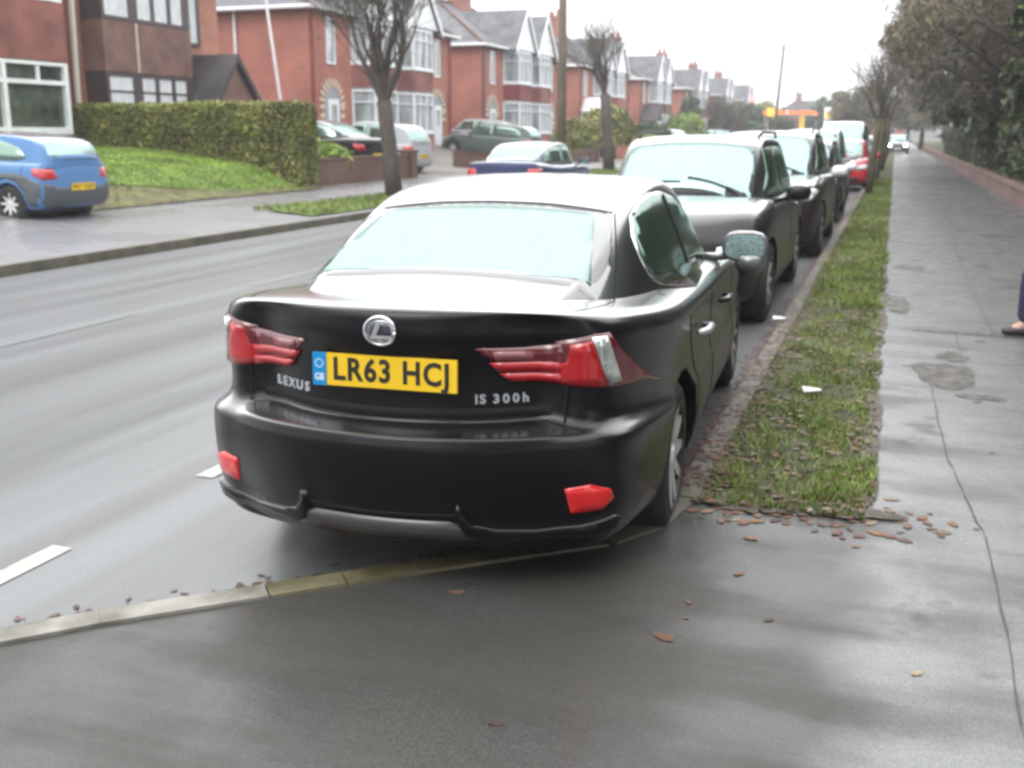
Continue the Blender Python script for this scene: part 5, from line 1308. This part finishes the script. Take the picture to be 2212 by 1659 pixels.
big_tree('ivy covered tree leaning over the footway', 4.2, 22.5, 2.5, 6.6, 20000, m_ivy, 63, .6, .10)
big_tree('brown leafless tree arching over the footway', 3.4, 31.5, 3.5, 7.4, 30000, m_twigleaf, 64, 2.3, .15, .18)
big_tree('green leaved tree standing out in the middle of the bank', 3.75, 25.5, 1.75, 6.6, 26000, m_ever, 65, 1.9, .075)
big_tree('brownish twiggy tree farther along the bank', 3.3, 38, 3.9, 8.4, 22000, m_twigleaf, 66, 2.4, .22, .22)
big_tree('dark undergrowth tree behind the brown twiggy one', 4.8, 42, 3.0, 7.5, 12000, m_ivy, 67, .5, .17)
big_tree('greyish winter tree over the far footway', 3.5, 50, 4.3, 9.0, 17000, m_twigleaf, 68, 2.6, .28, .22)
big_tree('far ivy tree low on the bank', 4.8, 56, 3.2, 8, 10000, m_ivy, 69, .5, .22)
big_tree('faint winter tree closing the far footway', 4.0, 68, 4.4, 9.5, 13000, m_twigleaf, 70, 2.6, .34, .25)
big_tree('farthest tree on the right bank', 4.6, 88, 4.6, 10, 10000, m_twigleaf, 71, 1.0, .42, .3)
for i, (x, y, r, H) in enumerate([(4.2, -4.5, 3.2, 8), (2.4, -11, 4.5, 10), (-5.5, -15, 5.0, 10), (-12.5, -13, 4.5, 9), (5.5, 3.5, 2.8, 7.5)]):  # unseen trees added to darken the car's reflections and block sky light
    big_tree('unseen tree added behind the viewpoint, number %s from the bank' % ('one', 'two', 'three', 'four', 'five')[i], x, y, r, H, 9000, m_ever if i != 4 else m_ivy, 200 + i, 1.0, .16, group='unseen trees added behind the viewpoint')
def pl_bank():
    y = 7 + random.random() ** 1.3 * 70; x = 2.95 + random.random() * 1.6 + .3 * nz(0, y, .7); z = .35 + random.random() ** 1.2 * (1.9 + .8 * nz(3, y, .5)); return (x + z * .08, y, z)
random.seed(77)
o = leafcloud('undergrowth', 42000, pl_bank, .085, m_ivy, kind='stuff')
b = MB(); b.add([(4.4, 5, .3), (4.4, 110, .3), (5.6, 110, 4.6), (5.6, 5, 4.6), (60, 110, .3), (60, 5, .3)], [(0, 1, 2, 3), (3, 2, 4, 5), (0, 3, 5), (1, 4, 2)]); 
o = b.build('woodland_floor', M('deep_thicket', (.018, .022, .014), .95, var=.4, vs=2)); o['kind'] = 'structure'

# ------------------------------------------------------------------ poles, station, far buildings
def pole(label, x, y, z, h, r0, r1, m, lean=0, lamp=False, name='utility_pole'):
    t = thing(name, label, 'pole', (x, y, z)); b = MB(); b.tube([(0, 0, -.2), (lean * .5, 0, h * .5), (lean, 0, h)], [r0, (r0 + r1) / 2, r1], 10); b.build('shaft', m, t, True)
    if lamp:
        a = MB(); a.tube([(lean, 0, h), (lean - .5, 0, h + .25), (lean - 1.3, 0, h + .3)], [.05, .045, .05], 8); a.box(lean - 1.9, lean - 1.2, -.12, .12, h + .22, h + .34); a.build('lamp_head', m_steel, t)
    else:
        a = MB(); a.box(lean - .5, lean + .5, -.05, .05, h - .5, h - .4); a.build('cross_arm', m, t)
        for q in (-.4, .4):
            i_ = MB(); i_.tube([(lean + q, 0, h - .4), (lean + q, 0, h - .28)], .04, 6); i_.build('insulator', m_white, t)
    return t
pole('tall timber pole rising past the brick houses, left of the pollarded tree', -10.95, 36.4, .15, 8.6, .17, .12, m_wood)
pole('thin far pole left of the orange filling station', -11.6, 112, .1, 10.2, .16, .12, m_wood, lean=.6)
pole('tall thin lamp post above the trees on the right', -.62, 60, PZ, 10, .09, .05, m_steel, lean=.5, lamp=True, name='lamp_post')
pole('far grey lamp post above the last houses', -11.8, 140, .1, 10, .12, .08, m_steel, lamp=True, name='lamp_post')
m_or = M('canopy_orange', (.85, .16, .01), .4, emit=.8); m_yel = M('canopy_yellow', (.85, .55, .05), .4, emit=.5)
st = thing('filling_station', 'filling station canopy with glowing orange edge in the far distance', 'filling station', (-14.5, 158, .1))
b = MB(); b.box(-5.2, 3.6, -5, 5, 4.05, 4.25); b.build('canopy', m_white, st)
b = MB(); b.box(-5.3, 3.7, -5.15, 5.15, 4.15, 4.62); b.build('canopy_fascia', m_or, st)
b = MB(); b.box(-2.3, -1.3, -5.35, -5.15, 3.95, 5.0); b.build('fascia_emblem', m_yel, st)
b = MB(); b.box(.3, .55, -5.3, -5.15, 4.1, 4.75); b.build('fascia_mark', m_white, st)
for x in (-2.6, 2.2):
    b = MB(); b.box(x - .35, x + .35, -3.4, -2.7, 0, 4.05); b.build('column', m_yel if x > 0 else m_cream, st)
for x in (-3.5, -.4, 1.2):
    b = MB(); b.box(x - .4, x + .4, -3, -2.4, 0, 1.9); b.build('fuel_pump', M('pump', (.25, .05, .05), .5), st)
b = MB(); b.box(-5, 3.4, 5.5, 10, 0, 3.4); b.build('kiosk', M('kiosk_green', (.07, .12, .08), .6), st)
sg = thing('price_sign', 'tall white price totem with green and red panels beside the filling station', 'sign', (-8.45, 149, .1))
b = MB(); b.box(-.55, .55, -.2, .2, 0, 4.9); b.build('totem', M('totem_white', (.85, .85, .8), .4, emit=.4), sg)
for z0, z1, m in ((3.6, 4.4, m_yel), (2.8, 3.2, M('totem_green', (.3, .6, .25), .4, emit=.3)), (1.0, 2.4, M('totem_red', (.8, .12, .12), .4, emit=.4))):
    b = MB(); b.box(-.42, .42, -.24, -.2, z0, z1); b.build('price_panel', m, sg)
random.seed(91)
for i, (x, y, w_, h, lb) in enumerate([(-13.5, 190, 13, 7.2, 'dark roofed house with chimneys behind the filling station'), (-24, 200, 12, 6.5, 'pale hipped house left behind the filling station'), (-3.2, 175, 9, 4.8, 'brownish far house right of the price totem')]):
    t = thing('far_house', lb, 'house', (x, y, 0)); b = MB(); b.box(-w_ / 2, w_ / 2, 0, 8, 0, h * .62); b.build('wall', m_brick, t)
    b = MB(); b.add([(-w_ / 2 - .4, -.4, h * .6), (w_ / 2 + .4, -.4, h * .6), (w_ / 2 + .4, 8.4, h * .6), (-w_ / 2 - .4, 8.4, h * .6), (-w_ / 4, 4, h), (w_ / 4, 4, h)], [(0, 1, 5, 4), (1, 2, 5), (2, 3, 4, 5), (3, 0, 4), (0, 3, 2, 1)]); rf = b.build('roof', m_roofd, t)
    b = MB(); b.box(-w_ / 5 - .5, -w_ / 5 + .5, 3.5, 4.5, h - .4, h + 1.3); b.build('chimney', m_brick4, rf)
    for q in (-1, 1):
        framed_window(t, -.02, q * w_ * .25 - .9, q * w_ * .25 + .9, 1.2, 2.6, 1, 0, m_white, m_windk, axis='y')
for i, (x, y, r, H, m, lb) in enumerate([(-2.6, 110, 3.6, 5.8, m_twigleaf, 'grey bare tree beyond the white van'), (-5.6, 150, 3.2, 5.6, m_twigleaf, 'bare far tree right of the price totem'), (-9.5, 178, 3.5, 7.4, m_ever, 'dark far tree behind the price totem'), (-20, 178, 4.5, 5.6, m_hedge, 'low far tree behind the orange canopy'), (1.2, 135, 4.2, 6.5, m_ivy, 'dark tree closing the view at the end of the footway'), (2.5, 120, 5, 9, m_twigleaf, 'far bare tree where the footway ends'),
                                         (-17.6, 120, 2.2, 4.6, m_twigleaf, 'brown tree among the far houses'), (-18.2, 141, 2.2, 4.6, m_ever, 'green tree beside the last houses')]):
    big_tree(lb, x, y, r, H, 5200, m, 100 + i, 1.2, .32, .3 if m is m_twigleaf else 1., group='far trees', nclump=26)
b = MB(); pts = []; random.seed(8)
for i in range(121): pts.append((-420 + i * 7, 5 + 2.2 * nz(i, 0, .23) + 1.2 * nz(i, 4, .9)))
b.add([(x, 420, -.5) for x, h in pts] + [(x, 421 + 5 * nz(x, 1, .03), h) for x, h in pts] + [(x, 445, -.5) for x, h in pts], [(i, i + 1, 122 + i, 121 + i) for i in range(120)] + [(121 + i, 122 + i, 243 + i, 242 + i) for i in range(120)])
o = b.build('distant_woodland', M('distant_wood', (.10, .11, .09), .9, var=.3, vs=.3)); o['kind'] = 'stuff'

# ------------------------------------------------------------------ person at the right edge
def person(x, y, rz):
    t = thing('person', 'person in navy trousers and dark shoes walking at the right edge of the footway', 'person', (x, y, PZ), rz)
    def skin(name, pts, edges, m, parent, lvl=2):
        me = bpy.data.meshes.new(name); me.from_pydata([p[:3] for p in pts], edges, []); o = bpy.data.objects.new(name, me); C.objects.link(o)
        o.modifiers.new('k', 'SKIN'); 
        for v, p in zip(me.skin_vertices[0].data, pts): v.radius = (p[3], p[4] if len(p) > 4 else p[3])
        me.skin_vertices[0].data[0].use_root = True
        s = o.modifiers.new('s', 'SUBSURF'); s.levels = lvl
        r = evaluated(o); bpy.data.objects.remove(o); r.materials.clear(); r.materials.append(m); r.name = name
        r.polygons.foreach_set('use_smooth', [True] * len(r.polygons))
        return link(bpy.data.objects.new(name, r), parent)
    body_pts = [(0, 0, .95, .13, .10), (0, .01, 1.15, .13, .10), (0, .0, 1.35, .16, .10), (0, 0, 1.47, .07), (0, .02, 1.55, .055), (0, .03, 1.62, .085), (0, .03, 1.72, .075),
                (-.19, 0, 1.42, .055), (-.24, -.04, 1.15, .045), (-.23, .06, .90, .032), (-.23, .09, .83, .03), (.19, 0, 1.42, .055), (.24, .06, 1.15, .045), (.23, .20, .93, .032), (.23, .23, .86, .03),
                (-.10, 0, .88, .09), (-.11, -.10, .50, .062), (-.11, -.28, .12, .042), (-.11, -.16, .05, .04), (.10, 0, .88, .09), (.10, .24, .50, .062), (.10, .24, .10, .042), (.10, .35, .04, .04)]
    ed = [(0, 1), (1, 2), (2, 3), (3, 4), (4, 5), (5, 6), (2, 7), (7, 8), (8, 9), (9, 10), (2, 11), (11, 12), (12, 13), (13, 14), (0, 15), (15, 16), (16, 17), (17, 18), (0, 19), (19, 20), (20, 21), (21, 22)]
    skin('body', body_pts, ed, m_sky_skin, t)
    skin('trousers', [(0, 0, .96, .15, .12), (-.10, 0, .86, .11), (-.11, -.10, .50, .085), (-.11, -.27, .14, .07), (.10, 0, .86, .11), (.10, .24, .50, .085), (.10, .24, .09, .08)], [(0, 1), (1, 2), (2, 3), (0, 4), (4, 5), (5, 6)], m_denim, t)
    skin('jacket', [(0, .0, 1.0, .165, .13), (0, .01, 1.2, .15, .12), (0, 0, 1.38, .17, .115), (0, 0, 1.49, .075), (-.20, 0, 1.42, .07), (-.25, -.04, 1.15, .06), (-.235, .05, .93, .048), (.20, 0, 1.42, .07), (.25, .06, 1.15, .06), (.235, .18, .96, .048)],
         [(0, 1), (1, 2), (2, 3), (2, 4), (4, 5), (5, 6), (2, 7), (7, 8), (8, 9)], m_coat, t)
    skin('hair', [(0, .015, 1.74, .10), (0, -.035, 1.68, .098), (0, -.04, 1.60, .075)], [(0, 1), (1, 2)], m_hair, t)
    for sx, yy, zz in ((-.11, -.20, .055), (.10, .29, .045)):
        skin('shoe', [(sx, yy - .07, zz, .045), (sx, yy + .02, zz, .05, .04), (sx, yy + .13, zz - .01, .045, .03)], [(0, 1), (1, 2)], m_shoe, t)
    for sx, (hx, hy, hz) in ((-1, (-.23, .09, .83)), (1, (.23, .23, .86))):
        for q in range(5):
            dy = -.03 + .016 * q
            L_ = (.05, .07, .075, .07, .055)[q]
            skin('finger' if q else 'thumb', [(hx, hy + dy, hz - .01, .010), (hx - sx * .005, hy + dy * 1.1, hz - .01 - L_ * .6, .009), (hx - sx * .018, hy + dy * 1.1, hz - .01 - L_, .008)], [(0, 1), (1, 2)], m_sky_skin, t, 1)
    # face
    for sx in (-1, 1):
        e = MB(); e.tube([(sx * .032, .112, 1.665), (sx * .032, .118, 1.665)], .011, 8); e.build('eye', m_white, t)
    n_ = MB(); n_.tube([(0, .11, 1.66), (0, .135, 1.635), (0, .118, 1.625)], [.008, .014, .012], 6); n_.build('nose', m_sky_skin, t, True)
    mo = MB(); mo.tube([(-.022, .112, 1.60), (0, .118, 1.598), (.022, .112, 1.60)], .005, 6); mo.build('mouth', m_redpipe, t, True)
    return t
person(1.31, 8.9, R(90))

# ------------------------------------------------------------------ damp air
hb = MB(); hb.box(-75, 75, -70, 470, -1.2, 15)
hz_ = bpy.data.materials.new('damp_air'); hz_.use_nodes = True; n = hz_.node_tree; n.nodes.clear()
vo = n.nodes.new('ShaderNodeVolumePrincipled'); vo.inputs['Density'].default_value = .0014; vo.inputs['Color'].default_value = (.93, .95, 1, 1); vo.inputs['Anisotropy'].default_value = .2
om = n.nodes.new('ShaderNodeOutputMaterial'); n.links.new(vo.outputs[0], om.inputs['Volume'])
o = hb.build('haze', hz_); o['kind'] = 'stuff'
